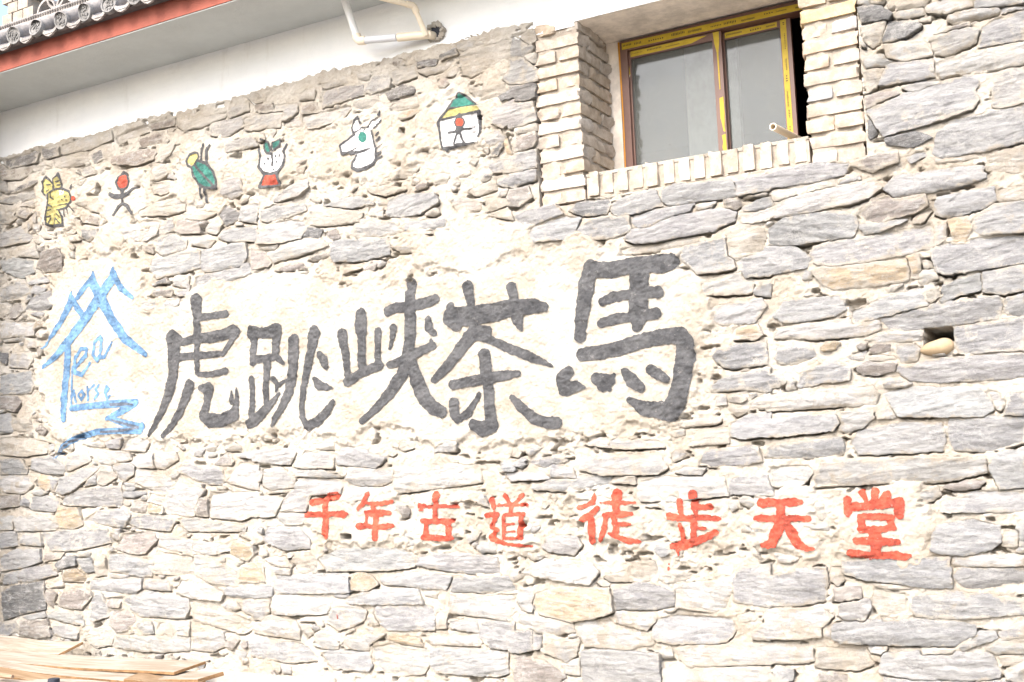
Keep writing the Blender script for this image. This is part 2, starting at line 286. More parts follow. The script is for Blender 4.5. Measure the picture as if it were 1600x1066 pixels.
# ---------------------------------------------------------------- traced stones
# one line per stone: class letter, then outline points in a 3.948x enlargement of a
# 400x270 tile of the photograph; tile origin in the key.  g grey l light b brown (once a stone's shaded side face) o tan c lime-smeared d dark
STONES = {
(0,0): """d 20,990 250,930 235,1000 60,1040
d 250,920 370,910 370,960 290,980
l 370,900 560,840 690,810 700,860 560,920 390,950
l 710,840 910,765 920,810 740,885
b 920,760 1080,730 1075,770 940,800
b 860,870 930,840 1000,820 1005,885 870,910
l 1090,770 1190,740 1400,690 1390,720 1250,780 1130,800
l 1400,690 1530,620 1535,680 1420,725
g 1310,760 1490,720 1500,780 1390,850 1300,830
g 1500,730 1579,700 1579,800 1510,800
g 1390,890 1560,840 1579,900 1400,940
l 330,980 540,940 550,1000 400,1040 350,1030
d 560,960 620,930 640,980 580,1020
b 700,970 900,920 970,930 950,980 850,1020 700,1010
l 980,930 1080,890 1060,950 1000,1000
b 0,1020 170,1010 150,1066 0,1080
l 190,1040 280,1000 330,1050 260,1075
g 480,1040 560,1010 620,1060 520,1085
c 620,880 690,880 690,960 640,990""",
(400,0): """b 0,650 100,640 110,680 0,700
g 100,650 250,640 260,690 200,740 20,780 0,720
b 270,640 370,640 380,690 290,700
l 300,570 370,560 360,610 270,615
l 390,520 560,490 570,515 420,545
g 410,570 580,525 660,530 670,580 520,630 410,660
l 630,460 710,450 700,490 640,490
g 700,480 820,450 830,540 720,580 680,570
l 830,440 980,390 990,470 870,515 835,500
d 990,385 1060,370 1120,370 1110,400 1000,415
l 990,440 1150,400 1200,370 1220,380 1180,430 1050,460
d 1130,350 1230,300 1250,340 1150,370
c 1180,470 1240,400 1260,440 1220,470
c 1250,340 1560,240 1579,350 1450,400 1340,470 1260,460
g 1520,480 1579,400 1579,515 1560,515
g 280,720 380,700 560,650 590,660 540,730 400,780 320,795
g 600,640 750,590 760,620 700,670 610,690
d 810,580 900,520 980,540 980,570 830,620
g 820,660 900,620 990,590 1000,650 850,685
o 880,710 1000,650 1010,690 900,740
l 170,750 260,730 300,770 280,790 190,785
c 0,720 170,700 150,780 0,800
g 1420,840 1500,800 1530,840 1470,900 1420,890
g 1460,680 1579,620 1579,740 1530,790 1460,760
d 1500,600 1579,540 1579,600 1520,620
o 1540,890 1579,860 1579,950 1550,950
d 1430,970 1500,890 1570,850 1490,960
g 1430,1010 1579,970 1579,1060 1450,1060
c 1320,550 1530,520 1540,580 1380,630""",
(800,0): """c 0,215 130,190 140,240 110,270 60,240
g 0,245 60,240 130,290 100,330 30,360 0,360
g 80,340 140,330 145,385 95,380
g 0,370 70,365 150,430 150,490 60,515 0,510
d 0,520 140,520 145,600 60,630 0,610
g 0,650 130,630 145,740 60,775 0,790
l 20,790 150,765 150,800 30,820
b 0,840 140,815 155,870 130,905 0,945
g 0,960 145,925 155,1030 0,1060""",
(1200,0): """g 560,0 625,0 620,30 555,20
o 630,0 720,0 710,20 640,20
d 555,50 680,35 760,85 740,110 580,130
c 800,20 840,-10 1000,-10 960,30 800,50
l 800,85 950,50 960,85 860,110 800,105
l 970,40 1100,0 1250,-20 1260,40 1100,80 980,70
g 1260,-10 1579,-30 1579,10 1450,30 1270,40
l 1120,80 1410,25 1420,75 1150,140 1110,130
g 1420,20 1579,0 1579,40 1430,80
d 740,130 870,120 950,160 870,220 780,250 710,260
c 575,170 720,130 720,240 640,290 590,240
g 575,220 620,240 600,290 580,280
l 720,280 900,260 960,250 1010,340 830,380 740,350
l 1000,240 1240,180 1300,190 1280,260 1100,340 1030,330
b 1020,210 1240,145 1240,185 1100,210
g 1310,180 1400,110 1579,60 1579,240 1400,270 1310,295
l 1040,390 1230,330 1579,260 1579,385 1340,435 1200,445 1060,470 1040,440
g 720,440 760,400 1020,370 1030,460 920,490 690,525
l 585,360 740,340 820,360 800,390 610,415
c 595,440 700,410 720,440 680,520 610,570
b 600,595 780,565 800,580 640,650 605,670
l 830,540 1060,480 1070,500 900,560
g 620,690 860,580 1240,460 1300,500 1270,560 1300,620 1260,670 980,770 720,840 680,790
l 1400,460 1579,390 1579,630 1440,660 1380,650
g 1050,830 1130,750 1500,670 1579,660 1579,870 1330,930 1080,970 1020,950
d 625,740 670,760 670,830 630,850
d 720,860 900,815 1010,850 900,905 740,890
b 520,1020 620,970 800,945 810,1000 640,1060
g 850,970 960,930 980,960 880,1005
l 990,960 1270,950 1300,975 1060,1005
c 1350,960 1579,900 1579,1066 1350,1050""",
(0,260): """d 60,160 150,110 240,90 200,130 100,165
g 0,150 0,90 40,100 50,160
g 20,80 60,0 170,0 200,30 130,80
g 0,220 210,120 215,190 100,230
l 130,240 220,200 215,250
g 100,300 130,260 200,290 160,320
g 0,350 0,280 90,270 110,320 60,355
g 190,320 230,280 220,350
g 0,500 0,420 120,370 200,430 180,460
g 190,410 220,360 250,370 240,400
g 470,30 560,-10 600,10 520,60
l 930,80 940,-20 1020,-10 1030,40 980,80
g 1040,70 1050,30 1100,80
l 945,160 930,100 1050,110 1060,150 990,175
l 860,290 940,230 1080,170 1150,200 1140,270 1040,300 880,305
g 1370,170 1380,90 1480,70 1500,160 1430,200
d 1340,300 1390,240 1470,290 1460,330 1390,360
g 1470,330 1490,250 1579,230 1579,350
l 1270,400 1290,350 1370,360 1340,420
c 1140,290 1250,280 1330,290 1240,330 1150,320
l 760,400 900,330 980,340 970,420 900,460 780,450
g 975,430 985,370 1060,320 1070,390
b 1080,400 1090,340 1150,310 1230,350 1240,410 1130,415
g 1350,440 1370,390 1579,370 1579,460 1400,460
g 960,520 980,450 1060,420 1150,460 1140,510 1010,550
l 1180,480 1190,430 1330,460 1280,500
g 500,440 510,390 600,390 600,430 540,460
b 510,340 550,290 610,320 600,360
l 540,250 600,200 640,290 560,270
b 220,620 260,530 370,510 390,560 380,640 260,650
g 20,640 20,590 100,570 200,590 210,650 120,690
l 110,550 120,520 220,490 240,560
g 180,720 280,680 300,710 200,730
l 0,830 0,760 150,700 190,780 100,820
g 180,780 230,730 290,760 270,790
g 160,880 200,820 320,770 340,850 270,890
g 190,910 270,895 260,930
b 50,930 60,860 130,850 150,890 100,935
l 10,1060 0,960 210,950 200,1040
o 210,1010 230,960 255,980
g 920,640 940,570 1180,520 1240,530 1240,620 1100,660 960,690
g 1250,640 1260,520 1520,470 1530,560 1500,610 1300,650
g 1180,770 1200,690 1350,640 1540,600 1560,660 1480,690 1300,740
l 1060,730 1080,670 1170,680 1150,750
b 945,800 960,750 1060,760 1050,800
l 1085,780 1180,740 1170,790 1100,800
l 880,840 1100,815 1090,860 1000,910 900,880
d 970,720 1030,690 1045,720""",
(400,260): """g 110,210 200,140 310,70 325,130 280,180 130,215
l 810,80 830,40 1000,10 960,60
c 690,140 790,120 930,140 800,180 710,160
g 0,330 20,280 130,240 300,240 310,270 200,310 60,340
c 310,350 330,275 450,255 660,290 640,340 480,360 380,365
g 430,245 530,200 640,190 730,230 600,255
g 800,300 820,220 900,180 1100,170 1130,220 1020,290 900,310
l 680,300 700,260 780,270 780,310
l 580,410 640,330 880,350 900,400 800,430 620,445
g 905,410 920,350 1170,320 1170,380 1000,400
l 990,420 1110,390 1110,412
l 10,480 30,400 180,320 320,350 280,440 140,475
g 30,500 50,485 140,485 120,510 60,515
d 285,430 310,380 410,390 390,440
b 440,420 490,390 520,440 480,450
l 70,540 200,460 380,430 450,490 300,540 110,590
b 330,570 450,530 450,560 350,580
g 460,560 480,460 780,440 830,480 820,540 650,580 490,585
c 840,500 940,460 1050,470 1020,520 900,530
b 0,510 50,530 100,580 80,620 0,640
b 110,640 280,600 310,630 200,645
c 1410,200 1540,200 1560,230 1420,280
g 1490,110 1540,70 1579,70 1579,130
c 1200,200 1310,200 1390,230 1380,270 1250,280
c 1310,150 1470,80 1480,140 1350,180
c 1220,390 1300,320 1420,340 1370,410
c 1430,300 1540,260 1579,270 1579,330
l 200,690 290,670 280,700
c 1120,40 1190,50 1170,100 1100,110""",
(800,260): """g 930,150 1000,120 1350,90 1380,130 1370,180 1100,220 960,235 930,215
g 620,230 700,190 880,145 925,235 850,260 740,290 640,300 610,270
d 350,270 410,225 590,200 605,240 580,290 430,300
g 1385,100 1560,60 1579,80 1579,145 1400,180
l 1430,188 1579,150 1579,172 1430,195
g 0,350 30,300 270,235 310,290 180,340 80,365
g 110,440 120,380 300,300 420,320 380,440 240,455 140,465
g 390,440 400,390 500,330 720,300 735,400 620,440 500,450
g 745,290 1000,245 1120,230 1100,270 940,320 860,365 780,375 740,340
l 1140,240 1250,220 1230,250 1150,265
b 1310,210 1400,185 1420,240 1380,260 1310,250
g 1425,250 1579,190 1579,240 1500,270 1430,275
g 700,450 740,400 1000,320 1300,260 1380,290 1370,330 1250,390 900,460 760,475
l 1400,300 1579,250 1579,330 1470,350 1410,340
c 180,500 290,460 300,500 240,540 180,525
c 1330,440 1320,400 1450,350 1550,380 1560,440 1540,510 1390,575 1350,550
g 1410,600 1440,560 1579,520 1579,670 1450,680 1420,640
g 1040,560 1060,500 1310,440 1340,520 1380,630 1280,650 1150,660
l 1150,790 1180,710 1430,650 1490,720 1470,780 1300,790
g 1485,770 1579,730 1579,800 1520,790
g 1190,920 1230,870 1540,820 1570,860 1500,960 1280,980
o 1370,1020 1420,970 1510,970 1545,1040 1500,1066 1370,1066
c 660,510 1140,430 1150,480 1000,510 700,540
b 0,150 100,130 120,190 50,245 0,240
g 0,50 145,10 150,80 0,125
c 0,385 90,370 80,470 0,490
g 370,520 460,500 480,530 430,545""",
(1200,260): """g 0,130 0,60 60,40 300,-10 490,0 470,45 300,90 40,130
l 0,230 0,150 140,150 190,190 120,220
l 250,160 260,110 400,90 420,110 330,150
g 410,105 560,65 570,90 480,115
l 0,320 0,250 300,160 640,80 700,130 620,190 500,230 100,310
g 720,140 780,70 1200,10 1340,0 1345,70 1150,130 960,160 780,190
g 1030,290 1050,200 1360,140 1390,130 1400,210 1330,250 1200,290 1080,310
l 1405,140 1579,130 1579,200 1430,210
b 545,290 640,210 760,190 960,170 990,240 900,290 680,340 600,340
g 0,480 10,390 120,320 430,280 540,310 555,370 520,430 250,470 50,490
g 560,370 760,340 850,330 700,400 600,415
g 250,560 280,500 520,430 900,380 1010,350 1020,490 850,540 600,590 400,610 300,600
l 1025,380 1090,360 1090,450 1040,480
o 1110,330 1170,290 1230,310 1250,380 1220,460 1150,460
g 1255,330 1400,240 1579,215 1579,400 1340,420 1270,400
g 1010,550 1030,480 1300,440 1579,412 1579,590 1400,620 1100,665 1050,650
g 0,500 170,500 260,570 230,620 0,670
o 280,650 340,620 850,585 870,650 860,700 650,740 400,760 330,720
o 862,560 920,540 940,600 920,690 880,690
l 930,700 960,650 1020,640 1050,690 950,730
c 970,770 1050,740 1055,790 1010,840 980,820
g 1060,810 1080,740 1300,670 1310,760 1150,800 1070,835
g 1320,770 1330,660 1579,610 1579,760 1450,785
g 40,930 100,840 430,800 480,880 420,920 250,950 100,960
g 500,890 700,820 950,740 985,850 800,900 600,950 530,960
g 690,930 1000,860 1420,800 1440,850 1430,930 1150,970 900,1005 740,1005
g 1460,890 1470,820 1579,790 1579,920 1480,915
l 40,1056 60,1000 500,940 690,960 690,1000 600,1040 300,1062
l 600,1070 640,1035 850,1015 940,1020 955,1062 800,1085
g 1150,980 1579,940 1579,1130 1170,1150""",
(0,530): """l 0,-10 150,-20 150,10 30,15
l 50,170 70,90 180,80 200,130 170,180
d 0,130 0,90 45,90 40,150
g 0,340 0,220 180,200 220,280 190,330
b 0,420 0,355 100,355 130,390 100,445
g 0,580 0,470 60,460 75,570
c 75,560 80,490 180,500 205,550 170,575
c 0,710 0,610 150,600 290,640 290,700 150,720
g 0,830 0,750 120,740 170,800 160,830
g 180,800 200,740 330,730 400,790 380,830 280,830
l 400,800 430,720 540,700 560,750 430,810
l 500,640 640,640 650,665 560,665
g 650,640 760,610 740,670 680,670
l 750,680 780,600 880,600 920,640 900,690
l 610,760 640,690 800,700 810,740 680,770
l 820,760 850,700 940,700 960,790 870,790
l 965,790 970,700 1090,700 1100,740 1010,800
l 0,900 0,850 170,840 200,900 140,950 30,940
o 220,890 240,840 310,850 310,930 270,925
g 312,930 320,860 360,860 340,940
g 350,940 380,860 560,790 610,790 530,870 440,940 380,955
g 520,905 590,820 590,890
c 590,880 600,780 680,780 720,850 640,900
g 690,830 700,770 840,770 830,830 770,870
l 830,880 850,790 1050,860 1065,910 1010,960
g 1110,820 1130,770 1370,810 1385,870 1350,900 1280,890
g 770,930 765,890 830,890 825,930
g 770,970 780,940 900,950 830,975
g 375,1010 400,960 560,920 750,910 760,990 740,1030 400,1025
g 195,950 230,930 300,940 250,965
g 190,1050 195,980 260,960 360,1000 340,1060
b 0,1040 0,970 120,965 120,1025
g 130,1020 140,975 185,1000 180,1035
c 910,1000 920,950 1010,980 1000,1020
l 1020,1080 1030,960 1100,880 1270,930 1220,1000 1200,1090
b 1210,1085 1230,980 1285,990 1280,1090
l 1300,1085 1295,940 1579,945 1579,1066 1490,1100
l 1390,880 1480,770 1579,770 1579,935
b 1330,770 1400,700 1440,750 1430,775
l 1480,720 1579,680 1579,740
b 800,1060 830,1000 905,1010 895,1065
o 910,1066 920,1010 1000,1030 1010,1075""",
(400,530): """l 0,760 0,690 180,680 245,700 210,770
l 230,780 300,690 470,700 480,790 300,795
l 350,650 470,640 480,680 370,680
g 485,740 530,670 640,680 800,740 740,790 500,770
l 240,840 260,810 420,815 530,850 400,850
b 430,830 560,810 555,840 470,842
l 560,860 570,790 840,800 845,870 770,900 610,900
l 40,900 50,810 150,790 240,870 230,910 90,930
c 0,890 0,800 38,830 30,870
l 70,935 230,912 190,940 80,950
l 130,1060 240,890 330,850 530,880 520,950 340,960 310,1060
g 0,1080 0,970 100,970 165,990 120,1075
l 850,890 870,800 1000,760 1380,780 1390,880 1090,920 870,950
l 540,990 600,920 760,910 840,950 700,980 570,1005
l 1100,690 1150,620 1240,640 1230,690
g 1370,1000 1400,960 1440,1040""",
(800,530): """l 0,870 0,830 170,820 230,860
g 240,850 250,780 370,800 390,850
l 420,800 460,740 900,710 960,790 900,830 560,835
g 130,920 240,870 470,840 610,850 590,910 350,940
l 470,650 540,610 900,630 940,665 700,675
g 90,760 250,730 340,750 200,790
l 620,880 650,840 760,850 760,890
l 780,960 770,890 900,850 1300,850 1330,960 1000,995 800,995
g 1340,950 1340,870 1579,845 1579,960
l 1010,820 1060,795 1190,800 1160,840
g 1140,780 1200,690 1510,660 1545,750 1400,780 1200,790
c 1100,650 1150,560 1330,540 1340,640
g 1350,590 1360,520 1450,470 1579,460 1579,590 1420,610
l 1020,530 1150,490 1290,500 1260,520 1050,540
g 1215,300 1320,240 1579,180 1579,320 1400,310 1240,325
l 1250,410 1260,360 1310,350 1320,400
b 1320,380 1370,345 1440,370 1410,390
c 1340,440 1350,400 1450,395 1450,440 1380,475
l 1460,390 1579,330 1579,430 1480,420
g 1240,110 1280,60 1579,10 1579,150 1350,180 1290,160
l 820,1030 830,1000 940,1000 950,1030""",
(1200,530): """g 50,120 60,60 260,50 300,100 180,155 80,150
o 320,50 360,20 440,25 410,60 340,70
l 480,120 600,80 580,130
b 630,70 660,40 750,40 770,80 650,88
b 555,190 600,145 790,155 780,190 680,220 590,215
l 590,115 770,95 785,140 620,138
g 790,90 800,50 900,20 930,60 920,130 860,150 810,145
g 790,190 830,160 1050,125 1579,85 1579,230 1300,250 1060,265 880,250
g 180,290 220,200 420,140 510,190 500,250 330,270 200,300
g 0,220 80,220 110,270 60,290 0,290
l 115,270 150,240 180,270 160,320 120,310
l 720,270 820,230 880,270 850,295 720,295
g 0,360 300,300 640,290 680,340 660,400 300,420 0,440
g 715,340 780,300 1300,300 1340,340 1390,430 1330,470 1000,475 810,475 770,410
l 1320,330 1400,320 1455,380 1440,440 1400,420
g 1465,460 1480,330 1579,310 1579,460
l 670,460 740,420 790,480 680,490
l 440,560 460,460 640,440 670,470 580,540 480,580
g 0,500 300,470 420,470 440,520 400,560 140,590 0,600
g 510,640 560,570 800,520 1070,520 1090,580 1080,680 850,700 560,710
g 1110,560 1130,490 1579,475 1579,640 1380,690 1150,680
g 0,660 440,610 470,650 460,710 300,730 0,740
l 280,850 330,770 900,730 1340,740 1350,820 1060,880 780,880 290,910
l 0,790 250,780 275,820 220,890 0,910
g 1365,790 1420,710 1579,680 1579,910 1430,920
b 1090,910 1220,880 1340,880 1300,910 1150,930
l 840,960 1040,910 1065,960 1000,1000 860,1030
g 1080,1000 1300,940 1579,930 1579,1060 1080,1060""",
(0,796): """l 0,50 80,40 80,120 0,130
l 90,50 260,40 360,100 330,130 100,130
o 345,40 370,-5 490,-5 510,90 440,120 370,110
g 520,60 600,10 780,0 805,40 765,110 520,72
g 785,90 830,40 1000,30 1080,80 1050,130 850,110
l 1090,60 1200,55 1520,110 1510,132 1150,132
g 0,240 0,140 100,140 110,220
g 125,210 140,160 250,150 270,220
g 260,150 400,130 660,120 680,200 480,250 320,255
b 710,240 750,150 940,140 970,190 900,270 820,270
l 680,150 740,120 720,190 680,180
l 970,220 980,150 1180,190 1180,270 1050,250
l 1190,260 1185,200 1400,220 1410,250 1300,280
g 0,380 0,300 90,250 250,250 260,320 130,360
b 270,320 280,270 400,265 380,300
d 340,340 400,290 465,295 470,340 380,360
l 470,288 480,260 560,265 550,290
g 490,310 560,300 580,380 530,390
c 590,410 590,320 650,300 655,400
g 662,350 670,270 800,280 950,330 940,410 870,415 680,380
c 955,390 965,260 1180,290 1195,410 1050,400
l 1200,400 1195,280 1300,310 1460,390 1450,470 1300,450
o 1420,270 1430,190 1550,230 1565,280 1530,320
o 1470,440 1490,350 1579,320 1579,450
g 20,460 30,400 115,385 105,450
g 112,440 130,370 310,340 350,400 200,440
o 385,440 400,380 470,370 525,420 510,450
g 550,490 560,440 880,430 880,490 840,515 600,500
l 670,385 800,402 780,422 680,412
l 890,480 900,430 1030,440 1050,500
l 1090,510 1110,440 1250,440 1385,520 1370,560 1180,545
g 1390,520 1400,480 1579,490 1579,540 1470,545
d 20,680 10,520 60,480 270,445 285,610 150,640
b 350,590 400,480 560,500 570,540 510,610 400,605
l 290,470 380,450 395,478 320,480
b 295,560 300,500 350,520 330,600
g 572,690 580,550 620,510 670,600 670,660
l 640,520 740,505 770,530 650,540
b 675,600 680,550 750,545 740,600
g 760,570 800,535 805,590
g 810,610 820,530 900,500 1160,560 1170,610 1140,670 870,655
l 290,660 330,630 500,640 520,715 400,690
g 150,665 270,635 280,660 190,678
b 680,700 700,630 780,620 840,680 780,750 720,755
l 850,720 880,690 940,700 950,760 880,770
l 970,740 980,700 1070,730 1060,780
l 1090,770 1100,700 1170,690 1165,780
c 1190,680 1190,560 1300,580 1540,690 1550,740 1490,770
l 1370,590 1450,570 1490,610 1450,620
l 1500,620 1510,560 1579,560 1579,670
g 0,790 0,700 90,690 110,740 60,770
b 118,770 130,690 290,680 320,780 220,795
l 322,770 330,710 490,740 480,800
c 525,800 560,750 640,720 700,770 690,830 600,850
l 705,840 740,780 1170,790 1170,870 980,880 800,865
l 1185,860 1190,740 1380,760 1390,840 1300,880
b 1395,840 1420,785 1480,800 1440,860
l 1430,870 1520,890 1500,930""",
(400,796): """l 130,40 180,15 310,30 290,90 170,95
g 45,190 60,110 250,105 330,190 330,235 170,250
g 900,170 940,110 1030,100 1020,200 940,220
l 1370,230 1480,210 1470,265 1390,265
g 380,300 500,240 900,240 990,290 980,350 850,370 430,380
g 1000,340 1010,290 1250,270 1490,300 1500,400 1350,400 1150,370
c 230,300 330,270 375,320 360,390 260,390
l 50,300 170,290 220,350 150,350
l 90,362 220,362 210,400 120,395
g 110,490 120,410 560,400 580,510 300,515 130,515
o 588,410 640,375 720,420 755,460 690,500 590,490
g 765,430 1000,390 1200,420 1170,490 1000,480 780,455
g 1210,500 1230,430 1560,420 1579,505 1400,512
l 1185,600 1200,515 1579,525 1579,690 1400,660 1200,640
l 100,600 110,530 420,520 470,580 430,640 230,650 120,640
g 480,550 490,525 570,525 550,550
g 560,560 700,500 1000,490 1030,580 800,580 600,580
l 440,700 450,610 600,580 680,630 670,680 600,720 500,745
g 735,640 745,600 1090,600 1100,740 820,740 770,700
l 690,680 728,600 760,710 720,710
l 1010,490 1120,500 1110,550 1040,540
l 1110,640 1170,650 1170,730 1110,735
l 1190,690 1350,680 1370,760 1200,730
g 1385,790 1390,700 1579,695 1579,865 1450,850
l 0,720 60,650 250,690 280,740 270,800 130,780 0,760
l 285,740 320,720 350,760 320,785
l 365,840 360,770 400,750 505,830 500,860 400,855
l 515,840 560,790 800,770 700,830 690,870 550,865
o 810,800 840,770 1010,800 1030,845 870,825
l 1045,800 1080,770 1350,790 1380,840 1200,835 1080,830
g 0,900 0,820 250,815 340,870 370,930 200,945
g 400,890 440,870 690,880 720,960 700,990 480,980
l 705,900 710,850 850,825 1050,860 1080,930 1040,1010 900,1025 780,990
g 1090,960 1090,880 1150,850 1400,870 1550,890 1555,1010 1480,1030 1350,1020 1120,1000
l 0,560 80,560 85,630 30,680 0,680
l 0,470 100,480 100,530 0,550
o 0,300 40,330 50,440 0,450""",
(800,796): """l 190,230 230,170 400,170 430,220 380,280 240,260
l 60,390 200,310 480,330 530,390 480,460 330,440
c 560,420 700,380 715,440 600,445
c 715,390 740,330 880,320 900,410 830,440 740,430
c 910,410 940,370 1110,400 1100,430 960,445
o 135,580 150,520 300,480 600,490 615,560 625,630 500,670 360,690 180,650
l 20,520 120,480 135,560 125,630 60,610
g 625,600 635,500 800,450 1000,510 1000,590 880,615 640,615
l 1005,570 1012,470 1340,430 1360,490 1320,620 1260,635 1010,600
g 1370,560 1370,430 1420,360 1579,340 1579,600 1400,570
l 505,440 560,430 600,460 570,480
l 640,625 675,630 670,710 640,700
l 682,700 690,650 880,640 880,690 830,740
l 930,620 1020,610 980,640
g 870,790 880,690 1000,650 1350,670 1380,740 1320,820 1000,825 900,810
l 45,690 60,650 360,690 385,750 280,770 150,760
l 392,730 400,695 600,690 860,760 880,830 700,860 450,840
g 0,760 120,750 128,860 40,880 0,875
g 132,770 180,780 175,850 135,860
l 190,870 240,830 420,800 390,900 340,940
g 430,1080 430,880 560,850 910,900 920,1060
l 1000,870 1050,840 1579,825 1579,955 1300,960 1100,970 1040,920
l 880,880 980,860 990,910 930,920
b 0,1020 0,900 200,940 330,1030 280,1070 20,1070
l 930,1090 935,985 1579,975 1579,1085
l 1390,660 1490,630 1500,680 1400,690
l 1480,760 1579,690 1579,800 1490,800
l 310,960 420,920 420,1020 330,1010""",
(1200,796): """g 1010,250 1020,110 1250,60 1430,100 1430,200 1380,240 1210,280 1040,265
l 1440,130 1535,140 1530,230 1440,220
g 1540,90 1579,80 1579,265 1535,260
l 1135,335 1150,300 1579,272 1579,345 1160,345
g 1150,420 1170,360 1400,352 1579,362 1579,495 1220,500
g 465,390 465,330 700,300 1125,300 1135,480 980,480 820,455 600,430
l 380,430 390,360 455,350 460,440 430,465
g 0,590 0,430 180,370 360,360 370,440 350,560 200,590
l 660,465 900,483 890,503 760,495
b 400,560 410,490 570,480 570,540 480,560
l 430,650 440,590 620,560 635,610 590,680 480,680
c 635,560 660,500 840,505 855,620 780,650 690,650
g 880,620 900,550 1200,510 1579,560 1579,640 1200,670 920,660
l 710,660 810,660 800,678 720,675
g 0,790 0,620 330,610 400,660 330,730 330,780 150,795
g 410,790 410,715 500,690 1000,675 1270,720 1280,770 1150,840 850,835 600,825 450,815
l 345,740 398,720 398,790 360,785
g 1180,830 1290,760 1400,760 1410,790 1200,860
g 1420,770 1579,690 1579,785 1450,795
g 1350,860 1450,805 1579,797 1579,885 1400,885
l 950,865 1150,858 1130,885 960,885
g 690,1000 720,890 1000,880 1380,890 1420,990 1430,1030 1300,1050 900,1040
c 295,970 300,860 600,850 640,930 650,960 560,990 330,980
l 610,840 735,840 725,885 630,880
g 0,950 0,830 270,850 280,930 230,945
l 1460,1000 1579,950 1579,1066 1480,1050
b 290,1066 320,1010 480,1020 500,1066
l 1430,910 1579,900 1579,940 1450,960""",
}
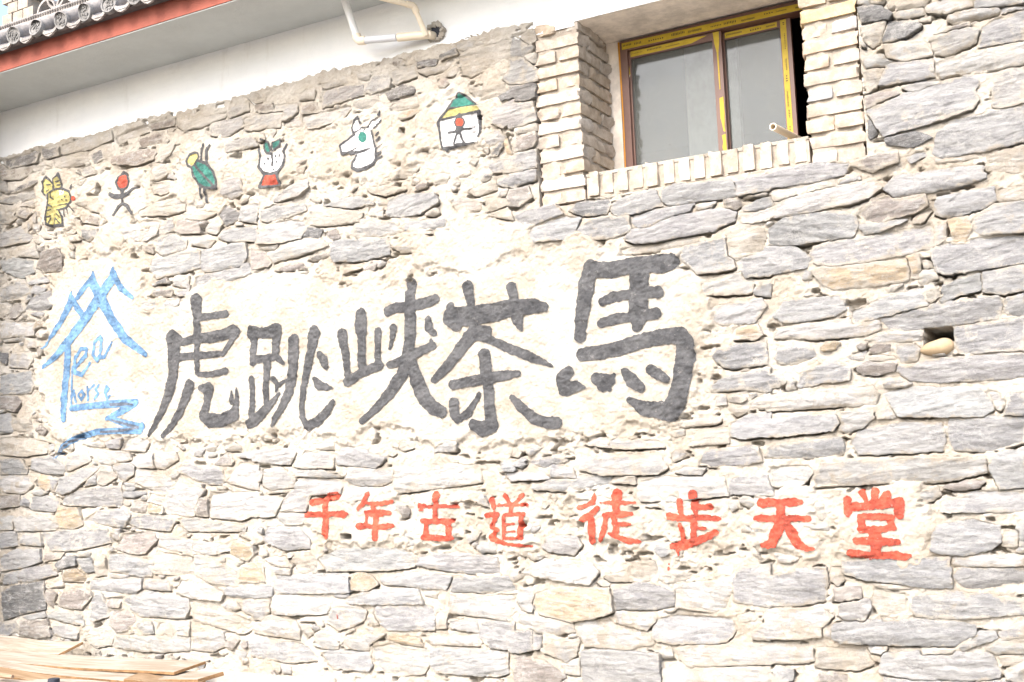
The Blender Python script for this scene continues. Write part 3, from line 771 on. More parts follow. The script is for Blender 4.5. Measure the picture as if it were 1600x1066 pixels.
# ---------------------------------------------------------------- traced brush strokes
# name, label, origin of the enlargement, its scale, layers: (paint, 'S' strokes x,y,width / 'F' filled outline)
GLYPHS = [
("painted_character","big black painted character with long sweeping left strokes",(230,450),4.442,[("K","S","""345,90,100 350,150,80 352,230,56 352,330,58 352,420,50 352,590,36
385,205,48 460,195,42 550,178,48
180,350,110 250,375,50 350,350,50 440,345,75 540,325,70 600,295,75 630,300,50
625,310,50 570,400,42 530,460,36
190,400,110 195,480,100 185,600,84 165,700,80 120,830,56 60,950,38 15,1025,20
240,480,50 330,470,46 430,465,44 510,455,36
360,600,34 450,600,38 555,575,42
300,680,85 270,770,70 230,870,60 170,960,46 115,1025,34
375,695,40 430,700,90 420,790,60 400,890,75 440,920,90 520,920,85 610,880,90 625,800,40 630,690,10
590,790,40 592,715,12""")]),
("painted_character","big black painted character with a square box at its upper left",(370,480),5.331,[("K","S","""130,220,95 150,300,60 140,380,60 140,460,60
130,200,90 230,220,80 330,190,110
340,190,100 330,300,80 325,400,70
140,440,60 240,425,60 330,410,60 390,465,36
258,450,75 255,560,62 250,700,55 250,790,50
130,600,56 135,700,54 135,800,50 130,900,60
100,980,70 150,950,90 230,870,80 310,780,50 355,720,26
310,600,50 350,650,36 410,605,20
340,650,40 330,700,20
480,280,110 480,400,100 470,550,95 440,700,90 390,820,75 320,940,50 300,990,24
655,210,110 635,320,90 605,470,75 565,660,58 550,800,50 550,920,50 600,1000,60
590,990,70 680,950,80 760,870,70 805,790,44
700,400,60 730,440,80 745,490,60
655,600,40 690,650,80 760,670,50 800,672,18""")]),
("painted_character","big black painted character with a small mountain radical of three prongs",(520,430),4.444,[("K","S","""70,410,80 85,500,66 100,600,56 105,690,54
200,270,80 200,340,100 207,450,66 208,620,66
320,390,56 318,480,50 315,600,48
100,745,60 200,680,62 330,625,62
540,60,80 540,130,72 545,300,90 540,450,84 525,560,90
385,250,70 440,230,66 550,215,66 640,195,70 720,165,60
425,370,60 420,430,40 400,510,18
670,310,56 675,370,64 710,405,44
395,625,44 500,590,60 620,525,60 700,490,56 690,460,30
525,600,100 480,700,90 400,820,72 300,930,54 205,1015,44
560,620,70 590,730,110 640,850,105 700,920,95 765,950,80""")]),
("painted_character","big black painted character with a thick top bar and roof-like strokes",(670,430),4.1,[("K","S","""255,80,80 265,140,66 280,200,50
535,80,70 550,140,60 560,200,60 570,280,80 590,340,40
145,205,60 150,280,90 180,320,80
150,270,120 280,260,120 420,240,110 560,205,100 680,200,90 740,205,60
380,360,70 290,370,90 240,430,80 160,540,70 100,610,60 40,670,44
320,380,70 400,415,50 520,470,55 650,520,60 800,585,20
360,510,80 370,600,84 385,720,70 395,850,72 400,930,80
160,700,60 260,685,62 380,660,66 500,640,60 580,630,36
165,820,70 170,890,70 190,930,40 260,880,50 330,760,26
290,960,70 350,985,95 410,960,90
540,785,40 600,850,62 680,920,72 760,945,70 820,945,76""")]),
("painted_character","biggest black painted character with four dots enclosed by a hook",(860,385),3.676,[("K","S","""235,120,80 215,200,95 195,320,86 180,430,74 175,520,64
240,130,90 350,140,85 460,110,90 560,100,90 640,100,100 690,90,90
515,180,110 510,300,110 505,400,110 500,460,60
300,320,44 370,290,56 460,275,50
570,265,60 620,265,70
300,440,52 380,415,56 470,405,50
540,395,60 610,385,60
190,620,74 290,610,76 400,585,80 520,545,80 640,520,84 750,510,90 780,560,90
775,550,100 775,650,106 755,780,100 730,880,110 690,950,110 620,940,90 540,930,80 460,885,36
110,720,60 75,760,80 90,820,80 150,805,60 200,810,16
265,760,60 310,780,100 350,770,60 370,735,14
340,820,30 310,790,60
430,720,44 470,770,76 520,810,56
580,710,56 630,740,60 670,765,44""")]),
("painted_logo","blue painted logo of mountain peaks, a river and the words Tea horse",(60,410),3.439,[("B","S","""405,30,14 400,90,50 340,180,56 250,310,50 170,420,44 100,500,32 25,565,14
410,60,30 440,130,34 510,190,18
295,55,14 300,120,46 345,200,56 400,310,46 470,410,44 580,495,24
290,90,30 250,140,28 215,190,22
178,160,12 175,220,40 130,310,34 80,390,22 15,460,10
185,190,24 215,250,30 245,290,26
165,440,36 152,600,40 140,760,38 140,840,34
200,570,14 260,500,18 265,465,16 235,465,18 200,520,20 200,590,22 240,605,20 280,540,12
340,400,14 305,430,18 300,500,18 320,530,16 345,470,14 340,400,16
345,410,16 335,510,18 360,510,16 400,430,10
185,560,10 180,760,13
180,740,10 195,690,13 205,750,13
235,690,12 220,715,13 235,740,13 250,710,12 235,690,12
265,670,12 270,740,12
270,690,10 300,660,11
330,660,11 310,680,12 325,705,12 305,735,12
365,705,11 385,680,12 370,665,12 360,700,13 375,735,12 390,715,10
180,785,26 300,770,28 420,760,34 530,750,26
520,760,30 450,800,34 370,840,18
380,835,20 450,860,28 540,885,36
560,880,34 550,905,30 430,905,26 320,910,26 210,940,24 120,990,24 85,1050,10"""),("S","S","""390,765,12 450,762,14 510,762,8
400,848,8 470,868,12 540,888,12
530,890,10 440,906,12 340,912,9
215,942,10 130,985,12 95,1030,8""")]),
("painted_character","small red painted character, a slanted bar over a cross",(470,760),8.889,[("R","S","""160,225,90 300,190,80 420,140,100 490,130,100
340,210,80 345,380,90 350,520,95 345,680,105
85,390,85 240,390,70 340,390,70 480,380,70 600,385,95 650,380,50""")]),
("painted_mark","short red paint dribble on a pale stone low in the wall",(470,760),8.889,[("R","S","498,1770,14 505,1840,14")]),
("painted_character","small red painted character of three bars crossed by a stem",(470,760),8.889,[("R","S","""935,110,70 890,220,70 800,320,50
920,230,40 1040,245,60 1160,235,60 1265,215,50
1020,290,90 1030,310,60
920,370,70 1040,370,90 1150,370,80 1250,370,50
920,380,50 920,500,50
810,555,90 930,545,60 1050,565,60 1200,555,80 1290,545,60
1050,400,70 1050,560,80 1045,720,85""")]),
("painted_character","small red painted character, a cross standing on an open box",(640,760),8,[("R","S","""315,120,120 315,200,80 325,300,70 330,400,70
110,240,70 220,255,40 330,245,50 480,250,40 590,260,36
120,295,20 210,290,16
170,430,50 300,440,60 420,435,60 530,430,60
215,440,60 215,640,65
490,440,80 495,640,70
170,640,60 350,645,70 530,650,60""")]),
("painted_character","small red painted character with a long foot stroke under a ladder",(640,760),8,[("R","S","""1010,180,80 1050,260,60
940,365,50 1020,355,70 1110,350,60
1100,350,60 1050,450,60 1010,500,60
1050,510,50 1110,550,44
1060,580,40 1010,640,80 1100,690,60 1220,720,50 1380,735,36 1530,750,12
1180,120,70 1220,200,50 1270,250,50
1390,110,50 1330,180,50 1270,250,60 1270,330,60
1100,235,30 1280,230,40 1450,235,36
1180,380,50 1180,500,50 1185,640,40
1180,360,40 1300,350,44 1430,350,50
1400,380,60 1385,520,70 1385,640,70
1210,475,30 1310,465,30
1200,570,30 1320,560,20
1180,645,36 1390,650,36""")]),
("painted_character","small red painted character with two slanted left strokes and a trailing foot",(890,760),6.4,[("R","S","""250,90,40 240,150,56 170,190,40 95,210,46
285,220,50 220,280,60 120,340,50
225,330,70 225,440,76 225,540,80
465,75,95 470,150,80 470,250,80 480,270,60
310,160,16 460,165,44 640,165,20
345,285,40 430,280,56 530,280,60 620,270,30
365,300,55 360,400,60 330,490,60 300,545,30
450,290,60 455,340,60 470,400,70 470,480,60
480,375,40 610,380,36
400,470,30 500,515,44 600,545,56 700,550,30""")]),
("painted_character","small red painted character with a rising sweep below and a drip",(890,760),6.4,[("R","S","""1105,150,65 1110,220,56 1125,290,40
1235,80,90 1245,150,70 1250,210,70 1270,260,36
1290,210,46 1410,205,56
1000,295,70 1100,320,60 1250,315,60 1400,310,50 1490,325,46
1105,390,50 1125,450,50 1130,540,44
1245,370,70 1245,450,64 1245,540,60
1280,420,36 1360,420,30
1460,460,60 1370,510,60 1250,560,70 1100,600,90 1010,600,50
1080,640,50 1085,690,14
985,780,14 985,830,18""")]),
("painted_character","small red painted character of two bars over spread legs",(1170,755),5.926,[("R","S","""125,180,85 300,180,60 440,175,70 480,175,50
300,200,80 305,300,80 300,380,90 250,480,100 220,560,80 130,575,40
180,600,30 200,570,60
70,325,50 200,325,55 320,330,60 470,325,55 560,330,50
350,370,60 400,450,90 450,560,90 540,605,50 600,605,20""")]),
("painted_character","red painted character with a crown of three dashes above a box",(1170,755),5.926,[("R","S","""1040,90,60 1080,160,40
1165,80,80 1165,170,60
1285,110,80 1240,170,70
910,165,80 920,260,80 920,290,50
930,220,80 1080,210,70 1250,200,70 1400,175,90
1400,190,80 1395,290,80
1045,320,70 1050,430,70
1030,310,50 1180,310,60 1330,315,60
1310,340,70 1330,400,60
1070,430,50 1200,430,60 1340,410,50
1170,440,100 1180,540,90 1185,640,90
995,530,60 1150,535,70 1380,545,60
950,650,70 1150,670,60 1350,665,70 1450,680,60 1500,670,20""")]),
("painted_pictogram","yellow striped tiger pictogram painted with black outlines",(50,260),8.889,[("Y","F","165,200 200,180 290,230 300,300 325,330 310,180 350,140 410,170 420,300 500,330 550,380 555,480 500,560 410,600 430,800 210,820 200,700 230,560 230,400 170,370 180,300"),
("W","F","390,340 455,345 440,390 400,400"),("R","S","585,445,50 586,446,50"),
("K","S","""205,145,30 160,220,22 170,290,20 155,350,22 190,400,24
205,150,30 270,200,22 305,250,20 300,330,20 250,370,18
375,110,40 410,180,20 425,290,20
310,270,16 310,180,14 360,130,20
300,325,20 430,310,24 520,350,24 555,420,22 545,490,22 480,580,22 370,610,16
235,390,22 230,540,24 290,560,14
225,550,24 200,680,26 195,800,34 260,830,26 440,820,34 430,700,22 400,620,20
270,370,14 270,430,14 310,460,12
375,545,12 500,520,12
220,260,14 275,255,12
215,350,12 250,330,12
350,220,14 400,200,12
360,265,12 400,260,12
215,620,12 280,600,12
210,710,12 270,690,12
235,800,14 270,720,14
330,800,14 335,720,14 400,790,12
360,660,12 410,720,12
460,610,12 460,700,10
495,590,12 515,660,10
530,550,12 575,620,9
545,300,30 555,250,10
585,290,16 590,255,9
465,420,18 466,425,18
435,465,16 437,467,16
490,470,20 491,471,20
435,345,12 420,390,12""")]),
("painted_pictogram","black stick person pictogram with a red head, painted beside the tiger",(50,260),8.889,[("R","F","1280,110 1330,130 1345,220 1310,300 1240,315 1190,240 1210,150"),
("K","S","""1265,85,40 1210,150,30 1180,230,28 1210,310,26 1260,330,20 1330,290,18 1350,200,22 1320,110,30 1265,85,40
1260,330,40 1260,400,40 1260,500,26
1090,390,44 1150,420,50 1260,420,50 1340,380,40 1440,275,14
1260,510,30 1200,570,30 1140,680,24
1260,515,30 1330,550,44 1380,650,34""")]),
("painted_pictogram","green beetle pictogram with a yellow head and black legs",(280,210),8.889,[("Y","F","150,290 230,265 275,300 250,400 180,440 125,390"),
("G","F","255,375 340,385 430,470 505,600 515,725 420,745 320,725 230,640 195,520 195,465"),
("K","S","""230,255,24 160,280,24 110,370,24 130,440,26 190,465,24 250,400,18 280,320,20 270,265,20 230,255,24
270,370,30 400,410,34 480,520,26 515,640,28 520,750,34 370,745,26 280,690,24 210,580,28 195,480,26
240,440,24 320,540,30 400,620,24 500,740,34
345,140,30 325,220,26 318,350,22
435,155,24 385,230,40 390,330,40 400,420,34
300,730,28 300,890,22
360,760,34 355,850,28 370,940,26""")]),
("painted_pictogram","white spotted bulb pictogram with green leaves and a red foot",(280,210),8.889,[("W","F","1145,320 1290,275 1440,255 1465,340 1440,440 1360,515 1250,535 1160,495 1125,430"),
("R","F","1205,560 1355,555 1395,700 1155,720"),("G","F","1170,105 1240,125 1275,220 1250,262 1180,210"),("G","F","1305,110 1395,65 1385,160 1305,215"),
("K","S","""1100,200,24 1135,300,24 1125,400,22 1120,460,30 1180,540,36 1280,555,34 1370,530,36 1450,440,28 1470,320,28 1455,230,26 1485,135,26
1140,70,20 1230,110,26 1280,210,26
1165,100,18 1170,200,20 1230,265,24 1290,270,30 1310,360,24 1300,440,20
1285,190,18 1300,120,14 1400,60,12
1400,60,14 1390,150,20 1300,230,20
1200,560,26 1130,720,30
1370,560,34 1400,690,34
1130,735,34 1250,730,28 1400,705,20
1245,340,34 1246,341,34
1350,290,24 1352,310,24
1400,285,26 1400,310,24
1205,405,18 1200,420,18
1360,385,20 1361,386,20
1230,485,24 1231,486,24
1320,490,24 1321,491,24
1250,415,16 1251,416,16
1395,375,16 1396,380,16""")]),
("painted_pictogram","white horse head pictogram with a green eye and black mane dashes",(520,170),10.15,[("W","F","390,180 440,270 480,330 560,320 620,220 750,130 720,250 620,350 650,500 690,650 690,800 600,890 430,950 330,930 340,840 395,740 280,710 160,720 130,600 350,450 370,400 310,290"),
("G","S","480,455,120 490,460,120"),
("K","S","""390,130,30 330,230,26 310,310,24 360,420,30 240,510,24 120,590,30 150,720,36 270,690,22 410,610,12
290,715,40 410,690,36 500,665,30 590,630,20
390,740,20 330,860,36 320,940,40 400,980,46 540,945,44 660,880,40 690,790,32 690,650,26 655,500,26 620,340,24
395,140,20 450,230,30
575,290,16 620,210,14 700,140,12
740,30,12 720,90,36
745,175,24 700,280,18 650,320,14
360,380,16 420,350,14 460,310,20 530,295,14 590,300,12
450,390,14 465,340,12
505,380,12 525,320,12
690,430,24 740,380,24
705,510,26 755,460,28
705,625,16 790,575,12
710,730,34 780,685,20
710,795,26 795,755,20""")]),
("painted_pictogram","little house pictogram with a green and yellow roof and a stick figure",(670,135),9.69,[("W","F","180,540 440,470 740,400 755,600 745,845 560,875 215,940"),
("G","F","460,100 580,160 725,275 320,345"),("Y","F","300,360 730,290 775,365 240,505 190,500"),("R","S","475,545,130 476,546,130"),
("K","S","""460,100,24 330,310,26 190,490,30 140,570,30
470,95,24 590,170,30 720,270,20
770,370,30 760,450,50 765,600,36 745,760,24
210,515,20 370,470,26 560,430,30 770,380,24
150,570,40 175,700,26 190,850,22 210,940,24
230,945,40 370,925,34 450,895,50 560,880,30 700,855,14
270,960,40 275,990,20
300,340,20 480,320,12
475,470,20 540,500,20 550,560,20 520,610,20 470,630,20 415,600,18 400,545,18 425,490,18 475,470,20
480,450,60 480,455,50
455,650,80 470,680,70
310,710,30 400,690,30 460,660,40 540,650,30 640,640,20
440,700,26 410,800,24 385,890,16
480,700,26 520,810,28 560,880,26""")]),
]
# ================================================================ ground
def make_ground():
    xs = np.unique(np.concatenate([np.linspace(-600, -8, 14), np.linspace(-8, 6, 71), np.linspace(6, 600, 14)]))
    ys = np.unique(np.concatenate([np.linspace(-600, -6, 14), np.linspace(-6, .6, 56), np.linspace(.6, 600, 12)]))
    X, Y = np.meshgrid(xs, ys)
    Z = .36*sstep(-3.2, -.9, Y) + .02*fbm(X*1.3, Y*1.3, 5)*sstep(40, 5, np.hypot(X, Y))
    Z += (.17*sstep(-.42, -.02, Y)*sstep(-2.75, -2.2, X)*sstep(-.85, -1.5, X))
    ny, nx = X.shape; idx = np.arange(nx*ny).reshape(ny, nx)
    q = np.stack([idx[:-1, :-1], idx[:-1, 1:], idx[1:, 1:], idx[1:, :-1]], -1).reshape(-1, 4)
    return link("ground", new_mesh("ground", np.stack([X, Y, Z], -1).reshape(-1, 3), q, []), M['earth'])
def m_ground():
    g = NG("street_ground"); sx = g.n("SeparateXYZ"); g.put(sx.inputs[0], g.pos)
    c = g.mix(g.ramp(g.noise(3, 7, .7), .3, .7), (.15, .14, .125), (.21, .19, .165))
    k = g.math('ADD', sx.outputs[1], g.math('MULTIPLY', g.noise(2.5, 6, .7), .5))
    c = g.mix(g.ramp(k, -.55, -.15), c, lime_colour(g))                                     # spilt lime and sand along the wall
    return g.fin(c, .95, g.bump(g.noise(40, 8, .75), .015, .9), .1)
M['earth'] = m_ground()
tag(make_ground(), kind="structure")

# ================================================================ the house
house = tag(empty("stone_house", (0, 0, .36)), "rubble stone house with lime joints, painted lettering, white upper band and red eave", "house")
bpy.context.view_layer.update()
HI = house.matrix_world.inverted()
def part(name, me, mat=None, parent=None):          # geometry is written in world space; undo the parent's origin
    o = link(name, me, mat); p = parent if parent is not None else house
    o.parent = p; o.matrix_parent_inverse = HI if p is house else Matrix.Identity(4); return o
def bpart(mb, name, mat, parent=None, smooth=False): return part(name, mb.mesh(name, smooth), mat, parent)

W0, W1 = .24, 1.3087                               # window opening
CH = .0705072                                      # brick course
RZ = -.158407                                      # right pier's course datum
TOPZ, SOF = .160, .4733                            # top of the stonework, soffit
# ---------------------------------------------------------------- lattice shared by mortar, stones and paint
D = .005
GX0, GX1, GZ0, GZ1 = -4.8, 2.8, -3.30, .22
NX, NZ = int(round((GX1-GX0)/D))+1, int(round((GZ1-GZ0)/D))+1
gx = GX0 + np.arange(NX)*D; gz = GZ0 + np.arange(NZ)*D
XX, ZZ = np.meshgrid(gx, gz)
SM = np.full((NZ, NX), -1.0, np.float32); UN = SM.copy(); AB = SM.copy(); HS = np.full((NZ, NX), -1.0, np.float32)

def clip(S, H, i0, j0, skirt=None, keep=None, extra=None):
    """mesh of lattice block (S>0), cut along S=0; rows z, columns x. returns V, quads, polys, per-vertex extra"""
    nz, nx = S.shape; ins = S > 0
    c = [ins[:-1, :-1], ins[:-1, 1:], ins[1:, 1:], ins[1:, :-1]]
    cnt = sum(q.astype(np.int8) for q in c)
    full = cnt == 4; mixed = (cnt > 0) & (cnt < 4)
    if keep is not None: full &= keep; mixed &= keep
    used = np.zeros_like(ins)
    for m in (full, mixed):
        used[:-1, :-1] |= m; used[:-1, 1:] |= m; used[1:, 1:] |= m; used[1:, :-1] |= m
    used &= ins
    vid = np.full(S.shape, -1, np.int64); jj, ii = np.nonzero(used); vid[jj, ii] = np.arange(len(jj))
    xs = GX0+(i0+ii)*D; zs = GZ0+(j0+jj)*D; hs = H[jj, ii]
    V = [np.stack([xs, -hs, zs+ZO], 1)]; E = [extra[jj, ii]] if extra is not None else None
    fj, fi = np.nonzero(full)
    quads = np.stack([vid[fj, fi], vid[fj, fi+1], vid[fj+1, fi+1], vid[fj+1, fi]], 1)
    nv = len(jj); EV = []; EE = []; key = {}; polys = []; segs = []
    off = ((0, 0), (0, 1), (1, 1), (1, 0))
    for j, i in zip(*np.nonzero(mixed)):
        P = []; cross = []
        for k in range(4):
            a = (j+off[k][0], i+off[k][1]); b = (j+off[(k+1) % 4][0], i+off[(k+1) % 4][1])
            if ins[a]: P.append(vid[a])
            if ins[a] != ins[b]:
                kk = (a, b) if a < b else (b, a)
                if kk not in key:
                    p, q = kk; t = S[p]/(S[p]-S[q]); t = min(max(float(t), .02), .98)
                    key[kk] = nv+len(EV); h = H[p]*(1-t)+H[q]*t
                    EV.append((GX0+(i0+p[1]+(q[1]-p[1])*t)*D, -h, GZ0+(j0+p[0]+(q[0]-p[0])*t)*D+ZO))
                    if extra is not None: EE.append(0.0)
                P.append(key[kk]); cross.append((key[kk], bool(ins[a])))
        if len(P) > 2: polys.append(P)
        m = len(cross)
        for k in range(m):
            if cross[k][1]: segs.append((cross[k][0], cross[(k+1) % m][0]))
    if EV: V.append(np.array(EV))
    V = np.concatenate(V)
    ex = np.concatenate([E[0], np.zeros(len(EV))]) if extra is not None else None
    if skirt is not None and segs:
        ids = sorted({q for s in segs for q in s}); mp = {q: k for k, q in enumerate(ids)}; n0 = len(V)
        top = V[ids].copy(); bot = top.copy(); bot[:, 1] = skirt
        V = np.concatenate([V, top, bot]); k = len(ids)
        polys += [(n0+mp[a], n0+k+mp[a], n0+k+mp[b], n0+mp[b]) for a, b in segs]
        if ex is not None: ex = np.concatenate([ex, np.zeros(2*k)])
    return V, quads, polys, ex

# ---------------------------------------------------------------- stones
TINT = dict(g=(.352, .351, .350, .31), l=(.445, .436, .422, .46), b=(.31, .28, .255, .30), o=(.44, .355, .255, .36), c=(.43, .400, .355, .68), d=(.19, .188, .188, .14))
stones = []
def add_stone(PS, cls, rng):
    A = np.concatenate([np.asarray(P) for P in PS]); mg = .05
    i0 = max(0, int((A[:, 0].min()-mg-GX0)/D)); i1 = min(NX, int((A[:, 0].max()+mg-GX0)/D)+2)
    j0 = max(0, int((A[:, 1].min()-mg-GZ0)/D)); j1 = min(NZ, int((A[:, 1].max()+mg-GZ0)/D)+2)
    if i1-i0 < 6 or j1-j0 < 6: return
    X = XX[j0:j1, i0:i1]; Z = ZZ[j0:j1, i0:i1]; sd_ = rng.integers(1 << 20)
    S = poly_sdf(PS[0], X, Z)
    for P in PS[1:]: S = np.maximum(S, poly_sdf(P, X, Z))
    S = S + .0036*fbm(X*30, Z*30, sd_, 3, .65) + .0034*fbm(X*85, Z*85, sd_+7, 2) + .0055
    S = np.minimum(S, np.maximum(-SM[j0:j1, i0:i1] - .004, -.05))       # keep clear of a stone already laid there
    if (S > 0).sum() < 8: return
    ins = S > 0; cx, cz = X[ins].mean(), Z[ins].mean(); ext = max(np.ptp(X[ins]), .02), max(np.ptp(Z[ins]), .02)
    hb = {'c': .010, 'l': .015, 'o': .018, 'b': .018, 'd': .018}.get(cls, .0175) + rng.uniform(-.004, .012)
    h = hb + rng.normal(0, .03)*(X-cx) + rng.normal(0, .09)*(Z-cz)
    for k in range(4):                     # split facets
        a = rng.uniform(0, 2*math.pi); o = rng.uniform(.0, .55)
        ux, uz = math.cos(a), math.sin(a); r = (X-cx)*ux/ext[0]*2 + (Z-cz)*uz/ext[1]*2
        h = h - np.maximum(0, r-o)*rng.uniform(.003, .013)
    sl = rng.normal(0, .10); zz = Z - sl*(X-cx)
    h = h + .0055*fbm(X*7, zz*38, sd_+3, 4, .6) + .0024*fbm(X*28, zz*110, sd_+5, 3, .6) + .0045*fbm(X*26, Z*30, sd_+11, 4, .6)
    ly = vnoise(X*4, zz*26, sd_+9); h = h + .0035*(sstep(.12, .22, ly))           # broken lamination steps
    rr = rng.uniform(.002, .0055); e = np.clip(1-np.clip(S, 0, None)/rr, 0, 1)
    h = h - rr*.9*(1-np.sqrt(np.clip(1-e*e, 0, 1)))
    stones.append(dict(S=S, h=h, i0=i0, j0=j0, cls=cls, area=float(ins.sum()), c=(cx, cz)))
    b = (slice(j0, j1), slice(i0, i1)); SM[b] = np.maximum(SM[b], S)
    k = 2; UN[max(0, j0-k):j1-k, i0:i1] = np.maximum(UN[max(0, j0-k):j1-k, i0:i1], S[max(0, k-j0):])
    HS[b] = np.where(ins, h, HS[b])
rng = np.random.default_rng(11)
HOLE_P = [(on_y(1467+sx*22, 527+sy*13)[0], on_y(1467+sx*22, 527+sy*13)[2]-ZO) for sx, sy in ((-1, 1), (1, 1), (1, -1), (-1, -1))]
HOLE_S = poly_sdf(HOLE_P, XX, ZZ); SM = np.maximum(SM, np.where(HOLE_S > -.03, HOLE_S, -1)).astype(np.float32)
raw = []                                   # outlines cut by a tile border are joined to their other half
for (tx, ty), txt in STONES.items():
    for ln in txt.split("\n"):
        cls, *pp = ln.split(); raw.append([tx, ty, cls, [list(map(float, s.split(","))) for s in pp]])
grp = list(range(len(raw)))
def root(i):
    while grp[i] != i: i = grp[i]
    return i
def cutspan(q, ax, lo):
    p = [c for c in q if (c[ax] <= 6 if lo else c[ax] >= (1572 if ax == 0 else 1062))]
    return (min(c[1-ax] for c in p), max(c[1-ax] for c in p)) if len(p) >= 2 else None
rows_ = [0, 260, 530, 796]
for ax in (0, 1):
    for i, (tx, ty, cls, q) in enumerate(raw):
        a = cutspan(q, ax, False)
        if a is None: continue
        nxt = (tx+400, ty) if ax == 0 else (tx, rows_[rows_.index(ty)+1] if ty < 796 else -1); best = (.45, None)
        for j, (ux, uy, c2, q2) in enumerate(raw):
            if (ux, uy) != nxt or (c2 in "od") != (cls in "od"): continue
            b_ = cutspan(q2, ax, True)
            if b_ is None: continue
            ov = min(a[1], b_[1])-max(a[0], b_[0]); r_ = ov/max(1., max(a[1], b_[1])-min(a[0], b_[0]))
            if r_ > best[0]: best = (r_, j)
        if best[1] is not None: grp[root(best[1])] = root(i)
sets = {}
for i in range(len(raw)): sets.setdefault(root(i), []).append(i)
for k, mem in sets.items():
    PS = []
    for i in mem:
        tx, ty, cls, q = raw[i]; grow = 14 if len(mem) > 1 else 0
        q2 = []
        for x, y in q:
            if len(mem) == 1 and tx < 1200 and x >= 1572: x += rng.uniform(-30, 40)
            if len(mem) == 1 and tx > 0 and x <= 6: x += rng.uniform(-40, 30)
            if grow: x = x+grow if x >= 1572 else x-grow if x <= 6 else x; y = y+grow if y >= 1062 else y-grow if y <= 6 else y
            p = on_y(tx+x/3.948, ty+y/3.948, -.012); q2.append((p[0], p[2]-ZO))
        PS.append(q2)
    add_stone(PS, raw[mem[0]][2], rng)
# the wall goes on beyond the picture: plain coursed rubble there
z = GZ0+.02
while z < TOPZ-.03:
    hgt = rng.uniform(.06, .13); x = GX0+.01
    while x < GX1-.08:
        wd = rng.uniform(.12, .42); c = (x+wd/2, 0, z+hgt/2+ZO); u, v = to_px(c)
        a, b = to_px((x, 0, z+ZO)), to_px((x+wd, 0, z+hgt+ZO))
        out = max(a[0], b[0]) < 6 or min(a[0], b[0]) > 1594 or min(a[1], b[1]) > 1062 or (u > 1345 and max(a[1], b[1]) < 4)
        if out and z+hgt < TOPZ:
            g = .006; j = lambda: rng.uniform(-.008, .008)
            add_stone([[(x+g+j(), z+g+j()), (x+wd/2, z+g+j()), (x+wd-g+j(), z+g+j()), (x+wd-g+j(), z+hgt-g+j()), (x+wd/2, z+hgt-g+j()), (x+g+j(), z+hgt-g+j())]],
                      rng.choice(list("ggglllcbo")), rng)
        x += wd
    z += hgt

# ---------------------------------------------------------------- lime mortar: one relief surface between and over the stones
SM = np.where(HOLE_S > 0, -.01, SM)       # the hole itself holds no stone
PLASTER = [
 [(240,475),(330,430),(430,425),(560,432),(700,440),(800,400),(840,392),(900,380),(960,400),(1060,398),(1095,420),(1115,500),(1120,580),(1090,640),(1060,672),(960,690),(850,700),(750,702),(640,688),(520,688),(440,690),(380,682),(300,692),(225,690),(215,600),(225,520)],
 [(75,430),(100,405),(190,395),(228,430),(238,560),(238,690),(130,692),(95,690),(62,640),(66,560),(75,480)],
 [(55,275),(80,262),(115,262),(130,300),(122,360),(60,362)], [(150,262),(225,258),(236,325),(190,365),(150,350)],
 [(280,225),(350,212),(362,300),(300,322),(275,290)], [(380,225),(470,212),(468,270),(440,295),(392,300)],
 [(500,215),(540,195),(620,172),(645,240),(600,285),(520,290),(475,270)], [(640,190),(690,150),(755,150),(765,225),(700,255),(640,250)],
 [(475,770),(540,765),(625,770),(630,842),(560,846),(500,848),(474,815)], [(645,775),(700,765),(722,800),(715,850),(655,850)],
 [(755,775),(830,768),(835,855),(760,850)], [(900,775),(980,765),(1005,850),(905,850)], [(1040,770),(1125,768),(1132,850),(1050,862),(1035,820)],
 [(1180,775),(1265,772),(1275,862),(1190,860)], [(1310,765),(1420,765),(1450,800),(1440,872),(1320,876)],
 [(640,360),(740,340),(830,350),(850,400),(760,430),(640,425)], [(160,340),(240,330),(230,400),(130,400)]]
PM = np.full((NZ, NX), -1.0)
for pl in PLASTER:
    P = [(on_y(*q)[0], on_y(*q)[2]-ZO) for q in pl]; A = np.array(P)
    i0, i1 = int((A[:, 0].min()-.12-GX0)/D), int((A[:, 0].max()+.12-GX0)/D); j0, j1 = int((A[:, 1].min()-.12-GZ0)/D), int((A[:, 1].max()+.12-GZ0)/D)
    i0, j0 = max(i0, 0), max(j0, 0); s = (slice(j0, j1), slice(i0, i1))
    PM[s] = np.maximum(PM[s], poly_sdf(P, XX[s], ZZ[s]))
for k in range(2600):                      # chips wedged into wide joints
    i, j = int(rng.integers(20, NX-20)), int(rng.integers(20, NZ-20)); x, z = gx[i], gz[j]; d = -SM[j, i]
    if d < .010 or PM[j, i] > -.01 or z > TOPZ-.03 or (-.02 < x < W1+.26 and z > -.81): continue
    a = min(d*1.0, .030)*rng.uniform(.6, 1.0); l = a*rng.uniform(1.1, 2.6); th = rng.normal(0, .35)
    P = [(x+math.cos(th)*l*math.cos(t)-math.sin(th)*a*math.sin(t), z+math.sin(th)*l*math.cos(t)+math.cos(th)*a*math.sin(t)) for t in sorted(rng.uniform(0, 6.28, 6))]
    if abs(np.dot([p[0] for p in P], np.roll([p[1] for p in P], 1))-np.dot([p[1] for p in P], np.roll([p[0] for p in P], 1)))/2 > 1.5e-4: add_stone([P], rng.choice(list("cclllgb")), rng)
n1 = fbm(XX*5, ZZ*6, 21, 4); n2 = fbm(XX*19, ZZ*23, 22, 4, .55); n3 = fbm(XX*75, ZZ*85, 23, 3, .6)
ridge = 1-np.abs(fbm(XX*9, ZZ*16, 24, 4, .6))*3
PL = sstep(-.03, .03, PM + .11*n1 + .05*n2 - .015)
